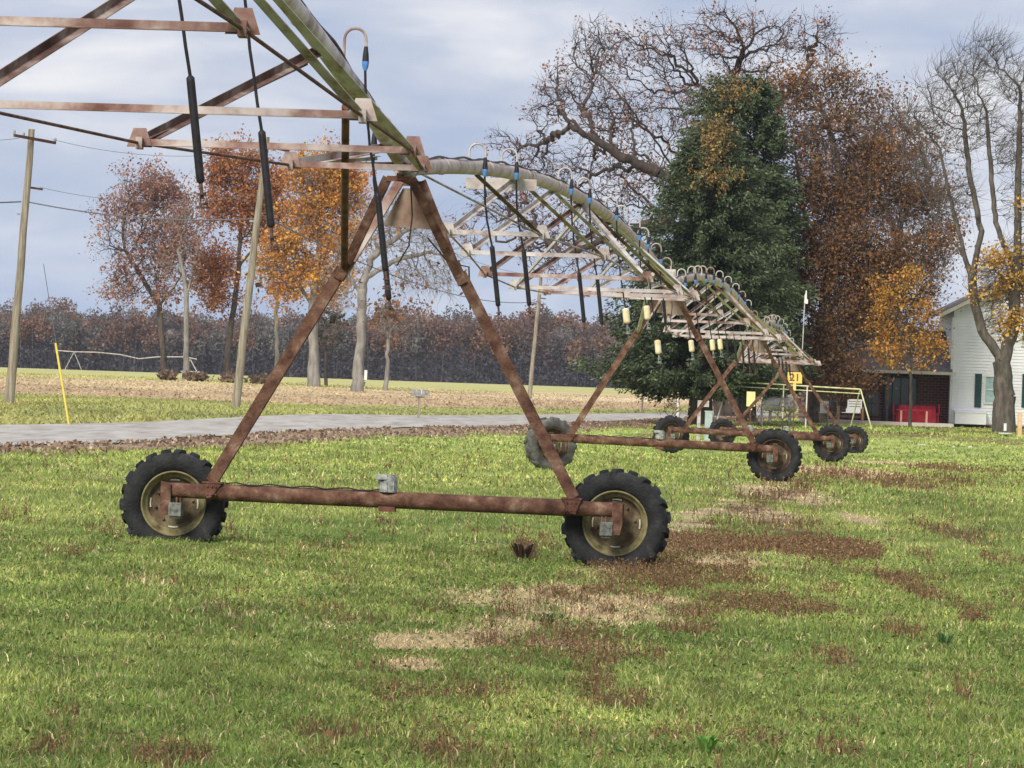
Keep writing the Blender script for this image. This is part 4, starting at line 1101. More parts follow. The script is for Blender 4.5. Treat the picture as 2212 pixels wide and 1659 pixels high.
tree('maple_tree', 'tall windswept bare maple with a thick trunk in front of the white house wall', 'tree', gY, 238, [[(2168, 932), (2170, 860), (2166, 800), (2160, 770)], [(2160, 770), (2120, 715), (2106, 660), (2100, 600), (2085, 560), (2072, 500), (2050, 420), (2030, 320)], [(2166, 790), (2190, 700), (2196, 600), (2198, 480), (2200, 340), (2205, 200)], [(2100, 600), (2120, 500), (2095, 380), (2080, 250)], [(2085, 560), (2020, 470), (1985, 400)], [(2196, 600), (2150, 480), (2140, 360), (2130, 240)]],
     [(2060, 190, 70, 70), (2130, 130, 60, 60), (2000, 260, 55, 60), (2060, 300, 60, 60), (2110, 260, 50, 70), (2190, 180, 50, 60), (2170, 320, 50, 60), (1990, 370, 36, 45), (2060, 430, 50, 50), (2200, 430, 40, 60), (2230, 300, 50, 90), (2250, 550, 50, 90), (2130, 620, 46, 70), (2180, 600, 50, 80), (2150, 700, 40, 40), (2210, 690, 40, 50)],
     dens=32, seed=14, step=.32, kill=.45, wig=.25, tip=.013, trunk=.55, twl=1.35, twr=.010, tw=6, wind=(.35, 0, .12), leaf=yelo, ln=8, lsz=.15, lspread=.2, lfrac=.75,
     leaf_ells=[(2140, 620, 50, 90), (2190, 620, 50, 130), (2160, 700, 50, 50), (2210, 500, 26, 80)], bark=mat_mix('maple_bark', [(.05, .042, .035), (.10, .085, .07), (.16, .14, .115)], 5, .95, stretch=(1, 1, .3), bump=.8))
tree('young_tree', 'young slim tree with yellow-orange leaves in front of the porch', 'tree', gY, 241, [[(1965, 918), (1967, 860), (1966, 800), (1962, 720), (1955, 660)]],
     [(1935, 650, 58, 50), (1910, 700, 44, 36), (1980, 690, 46, 44), (1960, 765, 84, 30), (2010, 745, 44, 26), (1905, 620, 30, 28), (1960, 600, 30, 26)], dens=60, seed=15, step=.3, kill=.5, wig=.3, tip=.010, trunk=.085, twl=.6, twr=.008, tw=3, leaf=[(.48, .23, .05), (.55, .30, .06), (.38, .17, .05), (.60, .36, .08)], ln=9, lsz=.13, lspread=.15, lfrac=.5, clumpf=2.5)
# thin leafless brush in the yard
for k, (x, d, wd, ht, col, lb) in enumerate([(1450, 215, 45, 60, (.26, .21, .12), 'thin leafless straw-coloured bush left of the spruce trunk'), (1690, 222, 60, 55, (.20, .15, .10), 'brushy brown shrub in front of the white tank'),
                                             (1635, 228, 30, 46, (.16, .11, .08), 'grey-brown twiggy shrub behind the third tower beam'), (1800, 226, 45, 66, (.19, .12, .08), 'brown leafy shrub left of the white bench')]):
    tree('shrub', lb, 'shrub', 'shrubs in the farmyard', d, [[(x, 915), (x, 905)], [(x, 908), (x - wd * .3, 890)], [(x, 908), (x + wd * .3, 890)]], [(x, 880, wd * .5, ht * .38), (x - wd * .3, 890, wd * .3, ht * .25), (x + wd * .3, 888, wd * .3, ht * .3)],
         dens=170, seed=40 + k, step=.22, kill=.3, wig=.3, tip=.008, trunk=.03, twl=.45, twr=.007, tw=4, leaf=[col, tuple(c * 1.4 for c in col), tuple(c * .7 for c in col)], ln=3, lsz=.09, lspread=.08, lfrac=.45)
for k, (x, y, w_) in enumerate([(360, 824, 24), (425, 826, 34), (500, 828, 22), (560, 826, 26)]):
    p = ground_at(x, 436); r = np.random.default_rng(70 + k)
    C = r.normal(0, 1, (90, 3)) * np.array([w_ * .016, .6, .18]) + np.array([0, 0, .35]); C[:, 2] = np.abs(C[:, 2])
    V, q, col = leafcloud(r, C, 5, .12, .34, [(.20, .13, .09), (.26, .17, .12), (.15, .115, .08)])
    tag(link('brush_pile', np_mesh('brush_pile', V, quads=q, col=col, mat=M_leaf), loc=p), ['brown brush at the foot of the leftmost field tree', 'larger brown brush pile right of the slim pale-trunked tree', 'low brush at the foot of the rust-orange tree', 'brown brush right of the foot of the leaning pole'][k], 'brush', 'brush under the field trees')

# ------------------------------------------------------------------ spruces
def spruce(label, d, bx, topy, boty, prof, seed, trunk_r, cones=None, cb=1.0):
    r = np.random.default_rng(seed); base = ground_at(bx, d); o = np.array(base); s = d / F
    topz = W(bx, topy, d).z; zb = W(bx, boty, d).z
    root = empty('spruce_tree', base, label, 'tree', gY)
    mb = MB(base); mb.tube([base + Vector((0, 0, -.1)), base + Vector((0, 0, 1.2)), Vector((base.x, base.y, zb + (topz - zb) * .5)), Vector((base.x + .1, base.y, topz - .3))], 1, 12, rs=[trunk_r * 1.2, trunk_r, trunk_r * .5, .03])
    mb.build('trunk', M_bark, root)
    Hh = topz - zb; Vs, Cs = [], []; wv, wq, wo_ = [], [], 0
    nb = int(Hh * 46)
    zz = zb + Hh * (r.random(nb) ** 1.25)
    py = topy + (topz - zz) / s      # approx
    cen = np.array([0.5 * (np.interp(y, [p[0] for p in prof], [p[1] for p in prof]) + np.interp(y, [p[0] for p in prof], [p[2] for p in prof])) for y in py])
    hwid = np.array([0.5 * (np.interp(y, [p[0] for p in prof], [p[2] for p in prof]) - np.interp(y, [p[0] for p in prof], [p[1] for p in prof])) for y in py]) * s
    cxs = (cen - bx) * s
    # upright tilt from the roll of the picture
    cxs -= (zz - base.z) * sr
    th = r.uniform(0, 2 * np.pi, nb); Ls = hwid * r.uniform(.62, 1.12, nb)
    pc, pd, ps = [], [], []
    for i in range(nb):
        L_ = max(.35, Ls[i]); n = max(5, int(L_ * 9)); t = np.linspace(.12, 1, n) ** .8
        dx, dy = math.cos(th[i]), math.sin(th[i])
        droop = -.22 * L_ * t ** 1.4 + .13 * L_ * t ** 4 + .22 * t * (zz[i] - zb) / Hh * L_ * .5
        p = np.stack([cxs[i] * t + dx * L_ * t, dy * L_ * t, zz[i] - base.z + droop], 1)
        pc.append(p); pd.append(np.repeat([[dx, dy, -.15]], n, 0)); ps.append(t)
        if i % 3 == 0:
            A_ = p[:-1]; B_ = p[1:]; rr_ = .03 * (1 - t[:-1]) + .008
            V, q = frusta(A_, B_, rr_, rr_ * .9, 3); wv.append(V); wq.append(q + wo_); wo_ += len(V)
    C = np.concatenate(pc); D = np.concatenate(pd); T = np.concatenate(ps)
    k = 9; n = len(C) * k
    c = np.repeat(C, k, 0) + r.normal(0, .13, (n, 3)); dd = np.repeat(D, k, 0) + r.normal(0, .6, (n, 3)); dd[:, 2] -= .15; dd /= np.linalg.norm(dd, axis=1)[:, None]
    sd_ = np.cross(dd, r.normal(0, 1, (n, 3))); sd_ /= np.linalg.norm(sd_, axis=1)[:, None]
    ln = r.uniform(.10, .27, (n, 1)); wd = ln * .2
    V = np.stack([c, c + dd * ln * .6 + sd_ * wd, c + dd * ln, c + dd * ln * .6 - sd_ * wd], 1).reshape(-1, 3)
    tt = np.repeat(T, k); br = np.repeat(r.uniform(.6, 1.5, len(C)), k)
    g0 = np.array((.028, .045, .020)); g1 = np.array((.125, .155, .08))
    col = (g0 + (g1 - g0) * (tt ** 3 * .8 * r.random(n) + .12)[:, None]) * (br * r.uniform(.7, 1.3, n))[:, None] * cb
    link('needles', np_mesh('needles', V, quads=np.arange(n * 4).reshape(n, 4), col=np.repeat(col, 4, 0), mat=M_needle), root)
    link('branches', np_mesh('branches', np.concatenate(wv), quads=np.concatenate(wq), mat=M_bark), root)
    if cones:
        for (x, y, rx, ry, nn) in cones:
            # cones hang in the outer shell of the crown, on the camera side
            q = np.array(W(x, y, d)) - o; m = nn
            cx_ = r.normal(0, rx * s * .5, m) + q[0]; cz_ = r.normal(0, ry * s * .55, m) + q[2]
            yy = (topz - (cz_ + base.z)) / s + topy
            hw_ = np.interp(yy, [p[0] for p in prof], [(p[2] - p[1]) / 2 for p in prof]) * s
            cy_ = -np.sqrt(np.maximum(hw_ ** 2 - (cx_ - q[0] * .6) ** 2, .3)) * .82 + r.normal(0, .25, m)
            cc = np.stack([cx_, cy_, cz_], 1)
            Vc, qc, colc = leafcloud(r, cc, 8, .08, .115, [(.26, .17, .06), (.33, .21, .08), (.20, .14, .06), (.14, .12, .05)], jit=.5)
            link('cones', np_mesh('cones', Vc, quads=qc, col=colc, mat=M_needle), root)
    return root
spruce('taller dark green spruce behind, topped with ragged greenish brown tips', 247, 1612, 168, 838, [(168, 1545, 1630), (200, 1490, 1670), (260, 1475, 1690), (330, 1470, 1705), (430, 1480, 1722), (560, 1480, 1745), (700, 1470, 1755), (800, 1470, 1750), (840, 1500, 1700)], 81, .42, cb=1.15,
       cones=[(1590, 205, 50, 40, 150)])
spruce('broad dark green spruce in front with a golden brown patch of cones near its top', 233, 1512, 262, 842, [(262, 1520, 1565), (330, 1465, 1625), (400, 1412, 1665), (480, 1375, 1690), (560, 1352, 1700), (650, 1330, 1705), (720, 1310, 1700), (780, 1262, 1690), (805, 1290, 1680), (842, 1400, 1640)], 82, .52,
       cones=[(1545, 305, 32, 42, 420), (1540, 385, 60, 28, 200)])

# ------------------------------------------------------------------ forest on the horizon
def forest():
    r = np.random.default_rng(99); parts = []; tv, tq, to = [], [], 0
    tops_ = [(-600, 660), (0, 652), (60, 668), (100, 640), (170, 650), (215, 668), (300, 652), (380, 660), (430, 690), (520, 672), (620, 665), (700, 680), (800, 672), (880, 652), (960, 660), (1030, 668), (1090, 672), (1140, 652), (1180, 660), (1240, 678), (1320, 680), (1700, 680), (2212, 690), (2900, 690)]
    xs = np.array([p[0] for p in tops_]); yt = np.array([p[1] for p in tops_])
    Cc, Sz, Colr = [], [], []
    for row, (dist, gap, hm) in enumerate([(1180, 30, .86), (1205, 28, .93), (1235, 28, .98), (1265, 28, 1.0), (1300, 30, 1.0)]):
        x = -700.0
        while x < 2900:
            x += gap * r.uniform(.7, 1.35)
            X = (x - 1106) / F * dist; g = .95
            ty = np.interp(x, xs, yt) + r.normal(0, 7)
            hh = max(6, (W(x, ty, dist).z - g) * hm * r.uniform(.9, 1.04))
            wdt = hh * r.uniform(.22, .34)
            kind = r.random() + (.15 * math.sin(x * .013))
            if kind < .22: cl = np.array([(.19, .145, .125), (.17, .145, .135)])
            elif kind < .62: cl = np.array([(.22, .125, .085), (.19, .115, .085)])
            elif kind < .8: cl = np.array([(.29, .16, .085), (.24, .14, .08)])
            else: cl = np.array([(.17, .155, .145), (.15, .145, .125)])
            n = int(1000 * (hh / 15))
            u_ = r.normal(0, 1, (n, 3)); u_ /= np.linalg.norm(u_, axis=1)[:, None]; u_ *= r.random((n, 1)) ** .4
            # a few sub-crowns each
            sub = r.normal(0, .5, (6, 3)) * np.array([1, 1, .7]); si = r.integers(0, 6, n)
            c = np.array([X, dist, g + hh * .62]) + (u_ * .62 + sub[si]) * np.array([wdt, wdt, hh * .30])
            shade = r.uniform(.7, 1.3, 6)[si]
            Cc.append(c); Colr.append(cl[r.integers(0, 2, n)] * (r.uniform(.6, 1.3, n) * shade)[:, None]); Sz.append(np.full(n, .40))
            # bare grey understorey
            n2 = 240; c2 = np.array([X, dist, g]) + np.stack([r.normal(0, wdt * .9, n2), r.normal(0, wdt, n2), r.uniform(0, hh * .5, n2)], 1)
            Cc.append(c2); Colr.append(np.array((.075, .068, .078)) * r.uniform(.6, 1.4, (n2, 1))); Sz.append(np.full(n2, .5))
            for _ in range(3):
                bx_ = X + r.normal(0, wdt * .6); A_ = np.array([[bx_, dist - r.uniform(-2, 3), g - .2]]); B_ = A_ + np.array([[r.normal(0, .6), 0, hh * r.uniform(.6, .95)]])
                V, q = frusta(A_, B_, np.array([r.uniform(.14, .26)]), np.array([.05]), 4); tv.append(V); tq.append(q + to); to += len(V)
    c = np.concatenate(Cc); col = np.concatenate(Colr); sz = np.concatenate(Sz)[:, None]; n = len(c)
    a = r.normal(0, 1, (n, 3)); a /= np.linalg.norm(a, axis=1)[:, None]; b = np.cross(a, r.normal(0, 1, (n, 3))); b /= np.linalg.norm(b, axis=1)[:, None]
    s = sz * r.uniform(.5, 1.3, (n, 1))
    V = np.stack([c - a * s, c + b * s * .6, c + a * s, c - b * s * .6], 1).reshape(-1, 3)
    Vt = np.concatenate(tv); qt = np.concatenate(tq)
    ct = np.repeat(np.array([(.16, .15, .155)]), len(Vt), 0) * np.repeat(r.uniform(.5, 1.3, (len(Vt) // 8, 1)), 8, 0)
    VV = np.concatenate([V, Vt]); QQ = np.concatenate([np.arange(n * 4).reshape(n, 4), qt + len(V)]); CC = np.concatenate([np.repeat(col, 4, 0), ct])
    tag(link('forest', np_mesh('forest', VV, quads=QQ, col=CC, mat=M_leaf)), 'dark brown and grey autumn wood along the horizon', 'forest', kind='stuff')
forest()
# ------------------------------------------------------------------ utility poles and wires
gP = 'utility poles along the road'
def upole(x, d, topx, topy, r0, label, arms=True, low=True):
    b = ground_at(x, d); t = W(topx, topy, d)
    root = empty('utility_pole', b, label, 'utility pole', gP)
    mb = MB(b); n = 8; ax = t - b
    mb.tube([b - Vector((0, 0, .2)) if k == 0 else b + ax * (k / n) + Vector((.015 * math.sin(k * 2.1), 0, 0)) for k in range(n + 1)], 1, 14, rs=[r0 * (1 - .32 * k / n) for k in range(n + 1)])
    mb.build('shaft', M_wood, root)
    if arms:
        mb = MB(b); c = b + ax * .965; e1 = c + Vector((-.55, -1.2, .06)); e2 = c + Vector((.85, 1.2, -.08))
        mb.bar(e1, e2, .09, .11); mb.build('crossarm', M_rustdark, root); mb = MB(b)
        c2 = b + ax * .79; mb.bar(c2 - Vector((.1, 0, 0)), c2 + Vector((.55, .6, -.06)), .07, .08)
        mb.build('crossarm', M_rustdark, root)
        for p in (e1, e2, c + Vector((-.25, -.55, .02))):
            mb = MB(b); mb.tube([p + Vector((0, 0, .04)), p + Vector((0, 0, .1)), p + Vector((0, 0, .2))], .04, 8, rs=[.02, .055, .035]); mb.build('insulator', M_grey, root)
    if low:
        mb = MB(b); c = b + ax * .69; mb.box(c - Vector((.2, 0, 0)), (.22, .12, .06)); mb.build('cable_clamp', M_grey, root)
    return b, ax
p1b, p1a = upole(20, 203, 69, 279, .185, 'leftmost weathered wooden utility pole with a short crossarm')
p2b, p2a = upole(508, 203, 577, 296, .175, 'leaning wooden utility pole in front of the rust-orange tree')
p3b, p3a = upole(1143, 420, 1170, 585, .19, 'distant pale utility pole right of the nearest tower leg')
# short stub beside the left pole
mb = MB(ground_at(10, 206)); g = ground_at(10, 206); mb.tube([g, g + Vector((.45, 0, 4.3))], .07, 10)
tag(mb.build('brace_pole', M_wood), 'short bracing pole leaning against the leftmost utility pole', 'pole')
M_wire = mat_mix('wire', [(.10, .11, .13), (.14, .15, .17)], 5, .6)
def wire(a, b, sag, label, r=.012, name='overhead_wire'):
    a = Vector(a); b = Vector(b); n = 24
    mb = MB(a); mb.tube([a.lerp(b, k / n) - Vector((0, 0, sag * 4 * (k / n) * (1 - k / n))) for k in range(n + 1)], r, 5, caps=False)
    tag(mb.build(name, M_wire), label, 'wire', 'overhead wires')
def on(b, a, f, dx=0, dy=0): return b + a * f + Vector((dx, dy, 0))
wire(W(-500, 425, 190), on(p1b, p1a, .735, -.2), .15, 'thick overhead cable entering from the left edge to the leftmost pole', .028)
wire(on(p1b, p1a, .735, .1), on(p2b, p2a, .70), .3, 'thick overhead cable between the leftmost and the leaning pole', .026)
wire(on(p1b, p1a, .965, .85), on(p2b, p2a, .965, .5), .5, 'uppermost thin wire between the leftmost and the leaning pole', .010)
wire(on(p1b, p1a, .79, .5), on(p2b, p2a, .80, .5), .5, 'middle thin wire between the leftmost and the leaning pole', .010)
wire(W(-500, 290, 190), on(p1b, p1a, .965, -.5), .3, 'thin wire entering from the left edge to the top of the leftmost pole', .010)
wire(on(p2b, p2a, .965, .5), on(p3b, p3a, .965), 1.2, 'thin wire from the leaning pole to the distant pole', .014)
wire(on(p2b, p2a, .72), on(p3b, p3a, .76), 1.2, 'thick cable from the leaning pole to the distant pole', .028)
# guy wire with its yellow guard
ga = ground_at(149, 150); gt = W(105, 640, 150)
root = empty('guy_wire', ga, 'thin guy wire with a bright yellow guard tube by the road', 'guy wire')
mb = MB(ga); mb.tube([ga, gt + (gt - ga) * .25], .011, 6); mb.build('cable', M_wire, root)
mb = MB(ga); e_ = W(120, 741, 150); mb.tube([ga, e_], .032, 8); mb.build('guard_tube', mat_mix('yellow_plastic', [(.70, .52, .06), (.80, .66, .15)], 8, .5), root)

# ------------------------------------------------------------------ roadside things
def mailbox(x, d, label):
    g = ground_at(x, d); root = empty('mailbox', g, label, 'mailbox')
    mb = MB(g); mb.box(g + Vector((0, 0, .45)), (.10, .10, .95)); mb.box(g + Vector((0, 0, .9)), (.32, .12, .05)); mb.build('post', M_wood, root)
    mb = MB(g); pr = []
    for k in range(9):
        t = math.pi * k / 8; pr.append(g + Vector((-.34, .15 * math.cos(t), 1.08 + .13 * math.sin(t))))
    pr = pr[::-1]; pr = [g + Vector((-.34, .15, .94)), ] + pr[::-1] + [g + Vector((-.34, -.15, .94))]
    mb.prism(pr, (.68, 0, 0)); mb.build('box', mat_mix('dull_mailbox', [(.10, .09, .08), (.25, .24, .22), (.42, .42, .40)], 7, .6), root)
    mb = MB(g); mb.box(g + Vector((.36, 0, 1.05)), (.02, .27, .22)); mb.build('door', M_grey, root)
    mb = MB(g); mb.box(g + Vector((.1, -.165, 1.12)), (.03, .012, .2)); mb.build('flag', M_white, root)
mailbox(904, 212, 'grey mailbox on a wooden post across the road')
def post(x, d, ht, r, mat, label, name='post', cat='post', sq=False, grp=None, lx=0):
    g = ground_at(x, d); mb = MB(g)
    if sq: mb.box(g + Vector((0, 0, ht / 2)), (r * 2, r * 2, ht))
    else:
        mb.tube([g, g + Vector((lx, 0, ht * .97)), g + Vector((lx, 0, ht))], r, 10, rs=[r, r, r * .7])
    return tag(mb.build(name, mat, None, .006 if sq else 0), label, cat, grp)
post(1464, 250, 1.75, .085, M_white, 'short bright white post left of the spruce trunk, in front of the field', 'marker_post')
post(1387, 300, 1.55, .06, M_wood, 'weathered greenish fence post in the verge across the road', 'fence_post')
post(1640 + 5, 236, 1.0, .055, M_white, 'short white pipe standing between the trunks of the yard', 'vent_pipe', 'pipe')
post(2202, 225, 1.1, .09, mat_mix('new_pine', [(.55, .36, .20), (.68, .48, .28)], 4, .8), 'new pine post at the right edge beside the maple trunk', 'wooden_post', 'post', True)
# white plaque on the bare oak
g = W(790, 810, 394.2); mb = MB(g); mb.box(g, (.22, .03, .75)); tag(mb.build('tree_sign', M_white), 'small white board fixed to the trunk of the bare oak', 'board')
# utility pedestal
g = ground_at(1526, 205); root = empty('utility_pedestal', g, 'grey metal utility pedestal with a taller back post, left of the spruce trunk', 'utility box')
mb = MB(g); mb.box(g + Vector((-.33, .1, .77)), (.14, .12, 1.62)); mb.box(g + Vector((-.17, .12, 1.45)), (.46, .05, .25)); mb.build('back_frame', M_galv, root, .01)
mb = MB(g); mb.box(g + Vector((.06, 0, .52)), (.30, .25, 1.22)); mb.box(g + Vector((.06, 0, 1.15)), (.34, .29, .05)); mb.build('cabinet', mat_mix('pale_blue_grey_paint', [(.30, .36, .36), (.42, .48, .47)], 3, .5), root, .01)

def textplate(x, y, d, w, hh, text, mat, tmat, label, name, postlen=None, cat='sign', size=.2, grp=None):
    c = W(x, y, d); g = ground_at(x, d)
    root = empty(name, Vector((c.x, c.y, g.z)), label, cat, grp); o = Vector((c.x, c.y, g.z))
    mb = MB(o); mb.box(c, (w, .02, hh)); mb.build('plate', mat, root, .004)
    if postlen: 
        mb = MB(o); mb.box(c + Vector((0, .02, -hh / 2 - postlen / 2 + .05)), (.12, .04, postlen)); mb.build('mount', mat, root)
        mb = MB(o); mb.box(Vector((c.x, c.y + .06, (g.z + c.z) / 2)), (.05, .05, c.z - g.z)); mb.build('post', M_rustdark, root)
    if text:
        cu = bpy.data.curves.new('writing', 'FONT'); cu.body = text; cu.size = size; cu.align_x = 'CENTER'; cu.align_y = 'CENTER'; cu.extrude = .003; cu.offset = .008
        to = bpy.data.objects.new('writing', cu); COL.objects.link(to)
        dg = bpy.context.evaluated_depsgraph_get(); me = bpy.data.meshes.new_from_object(to.evaluated_get(dg)); bpy.data.objects.remove(to)
        me.materials.append(tmat); ob = link('writing', me, root, c - o + Vector((0, -.016, 0))); ob.rotation_euler = (math.pi / 2, 0, 0)
M_ysign = mat_mix('yellow_sign', [(.74, .50, .10), (.82, .60, .20)], 4, .5); M_ink = mat_mix('dark_ink', [(.12, .08, .03), (.16, .11, .04)], 9, .6)
textplate(1717, 816, 212, .60, .46, '21', M_ysign, M_ink, 'yellow numbered plate reading 21 in front of the spruce', 'number_sign', .35, size=.42)
textplate(1622, 862, 215, .36, .62, '', mat_mix('pale_yellow_sign', [(.62, .60, .26), (.74, .72, .36)], 4, .5), M_ink, 'pale yellow plate half hidden by the second tower leg', 'number_sign', .2)
# white tank
g = ground_at(1690, 246); root = empty('propane_tank', g, 'white rounded propane tank behind the brush', 'tank')
mb = MB(g); cz = .95; R_ = .36
pts = [g + Vector((-1.2 + .12 * 0, 0, cz))]; L2 = [(-1.05, .02), (-1.02, .18), (-.94, .30), (-.8, R_), (.5, R_), (.62, .30), (.7, .18), (.73, .02)]
mb.tube([g + Vector((a, 0, cz)) for a, _ in L2], 1, 20, rs=[b for _, b in L2]); mb.build('vessel', M_white, root)
mb = MB(g); mb.box(g + Vector((-.6, 0, .35)), (.12, .5, .7)); mb.box(g + Vector((.35, 0, .35)), (.12, .5, .7)); mb.build('foot', M_grey, root)
mb = MB(g); mb.tube([g + Vector((-.15, 0, cz + .33)), g + Vector((-.15, 0, cz + .46))], .13, 12); mb.build('valve_cover', M_white, root)

# background irrigator far off in the field
d = 900; root = None
g0 = ground_at(415, d); root = empty('far_irrigator', g0, 'thin grey pipe of another irrigator far off in the field', 'irrigator')
mb = MB(g0); path = [(120, 757), (160, 760), (210, 761), (260, 766), (300, 775), (340, 771), (400, 771), (425, 776)]
mb.tube([W(x, y, d) for x, y in path], .11, 6); mb.build('water_pipe', M_galv, root)
mb = MB(g0); t = W(411, 776, d)
for dx in (-1.5, 1.6): mb.bar(t, Vector((t.x + dx, t.y, g0.z)), .16, .16)
mb.bar(Vector((t.x - 1.6, t.y, g0.z + .6)), Vector((t.x + 1.7, t.y, g0.z + .6)), .16, .16); mb.build('tower_frame', M_galv, root)
mb = MB(g0); t = W(160, 760, d)
for dx in (-1.6, 1.5): mb.bar(t, Vector((t.x + dx, t.y, g0.z)), .10, .10)
mb.build('tower_frame', M_galv, root)

# ------------------------------------------------------------------ swing frame
M_swing = mat_mix('faded_yellow_green_paint', [(.35, .36, .16), (.55, .55, .30), (.68, .68, .46)], 3, .6)
M_pale = mat_mix('pale_paint', [(.55, .50, .44), (.70, .66, .58)], 4, .6)
ds = 232
A_ = W(1572, 824, ds); B_ = W(1859, 841, ds); g = ground_at(1715, ds)
root = empty('swing_frame', g, 'long faded yellow swing frame without swings, between the yard trees and the house', 'swing set')
mb = MB(g); mb.tube([A_, B_], .035, 10); mb.tube([A_ - Vector((0, 0, .2)), B_ - Vector((0, 0, .2))], .025, 10); mb.build('top_bar', M_swing, root)
for (tx, ty, bx2, dy) in ((1572, 826, 1545, -.9), (1573, 826, 1600, 1.2), (1859, 841, 1884, -.9), (1858, 841, 1836, 1.2)):
    gg = ground_at(bx2, ds + dy); mb = MB(g); mb.tube([W(tx, ty, ds), gg], .032, 10); mb.build('leg', M_swing if bx2 > 1700 else M_pale, root)
gg = ground_at(1740, ds); mb = MB(g); mb.tube([gg, W(1744, 835, ds)], .035, 10); mb.build('leg', M_pale, root)
gg = ground_at(1690, ds + .3); mb = MB(g); mb.tube([gg, W(1693, 832, ds)], .03, 10); mb.build('leg', M_pale, root)

# ------------------------------------------------------------------ farmhouse
dh = 256; s = dh / F
hz = h(22, 256)
uH = Vector((1, .0, 0)); 
def HP(x, y, off=0.0): return W(x, y, dh + off)
M_side = mat_mix('white_clapboard', [(.68, .69, .72), (.78, .79, .81), (.82, .83, .85)], .8, .6)
def add_lap(m, period, depth=.03):
    t = m.node_tree; nd = t.nodes; lk = t.links.new; b = nd['Principled BSDF']
    tc = nd.new('ShaderNodeTexCoord'); sp = nd.new('ShaderNodeSeparateXYZ'); mt = nd.new('ShaderNodeMath'); mt.operation = 'MULTIPLY'; mt.inputs[1].default_value = 1 / period
    fr = nd.new('ShaderNodeMath'); fr.operation = 'FRACT'; bp = nd.new('ShaderNodeBump'); bp.inputs['Strength'].default_value = 1; bp.inputs['Distance'].default_value = depth
    lk(tc.outputs['Object'], sp.inputs[0]); lk(sp.outputs[2], mt.inputs[0]); lk(mt.outputs[0], fr.inputs[0]); lk(fr.outputs[0], bp.inputs['Height']); lk(bp.outputs[0], b.inputs['Normal'])
M_roof = mat_mix('grey_brown_shingles', [(.09, .08, .078), (.14, .12, .11), (.19, .165, .15)], 3, .9, bump=.3, stretch=(1, 1, 3))
M_teal = mat_mix('dark_teal_shutter', [(.018, .05, .055), (.028, .075, .08)], 4, .5)
M_glass = mat_mix('dark_window_glass', [(.02, .03, .035), (.06, .075, .08)], 1.2, .12, spec=.6)
M_glass2 = mat_mix('pale_window_glass', [(.22, .34, .36), (.45, .60, .60)], 2.5, .15, spec=.6)
M_brown = mat_mix('brown_wood', [(.16, .085, .05), (.28, .16, .10)], 4, .8)
M_red = mat_mix('red_cloth', [(.20, .008, .016), (.32, .012, .025), (.42, .03, .04)], 3, .7, bump=.4)
m, t_, b_ = newmat('mixed_brick'); nd = t_.nodes
bt = nd.new('ShaderNodeTexBrick'); tc2 = nd.new('ShaderNodeTexCoord'); mp2 = nd.new('ShaderNodeMapping'); mp2.inputs['Rotation'].default_value = (math.pi / 2, 0, 0)
bt.inputs['Color1'].default_value = (.17, .06, .045, 1); bt.inputs['Color2'].default_value = (.08, .035, .032, 1); bt.inputs['Mortar'].default_value = (.26, .19, .16, 1); bt.inputs['Scale'].default_value = 1
bt.inputs['Brick Width'].default_value = .34; bt.inputs['Row Height'].default_value = .135; bt.inputs['Mortar Size'].default_value = .014; bt.inputs['Bias'].default_value = -.1
t_.links.new(tc2.outputs['Object'], mp2.inputs[0]); t_.links.new(mp2.outputs[0], bt.inputs[0]); t_.links.new(bt.outputs[0], b_.inputs['Base Color']); b_.inputs['Roughness'].default_value = .9
M_brick = m
X0 = HP(2055, 860).x; X1 = X0 + 9.5
base = Vector((X0, dh, hz))
root = empty('farmhouse', base, 'white clapboard farmhouse with dark teal shutters and a low brick wing', 'house')
zE = HP(2070, 672).z; zg = HP(2050, 915).z
# two-storey gable block: walls as a closed shell, front wall with lap boards modelled
mb = MB(base); apex = zE + 2.5; Xm = (X0 + X1) / 2
mb.prism([(X0, dh, zg), (X1, dh, zg), (X1, dh, zE), (Xm, dh, apex), (X0, dh, zE)], (0, 8.5, 0))
nb = int((zE - zg) / .155)
for k in range(nb):
    z = zg + .06 + k * .155
    mb.prism([(X0 - .006, dh - .034, z), (X0 - .006, dh - .003, z), (X0 - .006, dh - .003, z + .15)], (9.51, 0, 0))
for k in range(16):
    z = zE + .03 + k * .155; f = (z + .15 - zE) / (apex - zE)
    if f > .95: break
    hwid = (X1 - X0) / 2 * (1 - f); mb.prism([(Xm - hwid, dh - .034, z), (Xm - hwid, dh - .003, z), (Xm - hwid, dh - .003, z + .15)], (2 * hwid, 0, 0))
mb.build('wall', M_side, root)
mb = MB(base); mb.box((X0 - .03, dh - .03, (zg + zE) / 2 - .15), (.12, .10, zE - zg - .3)); mb.build('corner_board', M_white, root)
mb = MB(base); ov = .75
for sgn_ in (-1, 1):
    xe = Xm + sgn_ * ((X1 - X0) / 2 + ov); ze = zE - ov * 2.5 / ((X1 - X0) / 2)
    a = Vector((xe, dh - .55, ze + .12)); b = Vector((Xm, dh - .55, apex + .12))
    mb.prism([a, b, b + Vector((0, 0, .14)), a + Vector((0, 0, .14))], (0, 9.6, 0))
roof = mb.build('roof', M_roof, root)
mb = MB(base)
for sgn_ in (-1, 1):
    xe = Xm + sgn_ * ((X1 - X0) / 2 + ov); ze = zE - ov * 2.5 / ((X1 - X0) / 2)
    a = Vector((xe, dh - .60, ze + .04)); b = Vector((Xm, dh - .60, apex + .04)); mb.prism([a, b, b + Vector((0, 0, .20)), a + Vector((0, 0, .20))], (0, .04, 0))
mb.build('rake_board', mat_mix('cream_trim', [(.66, .62, .52), (.76, .73, .64)], 3, .6), roof)
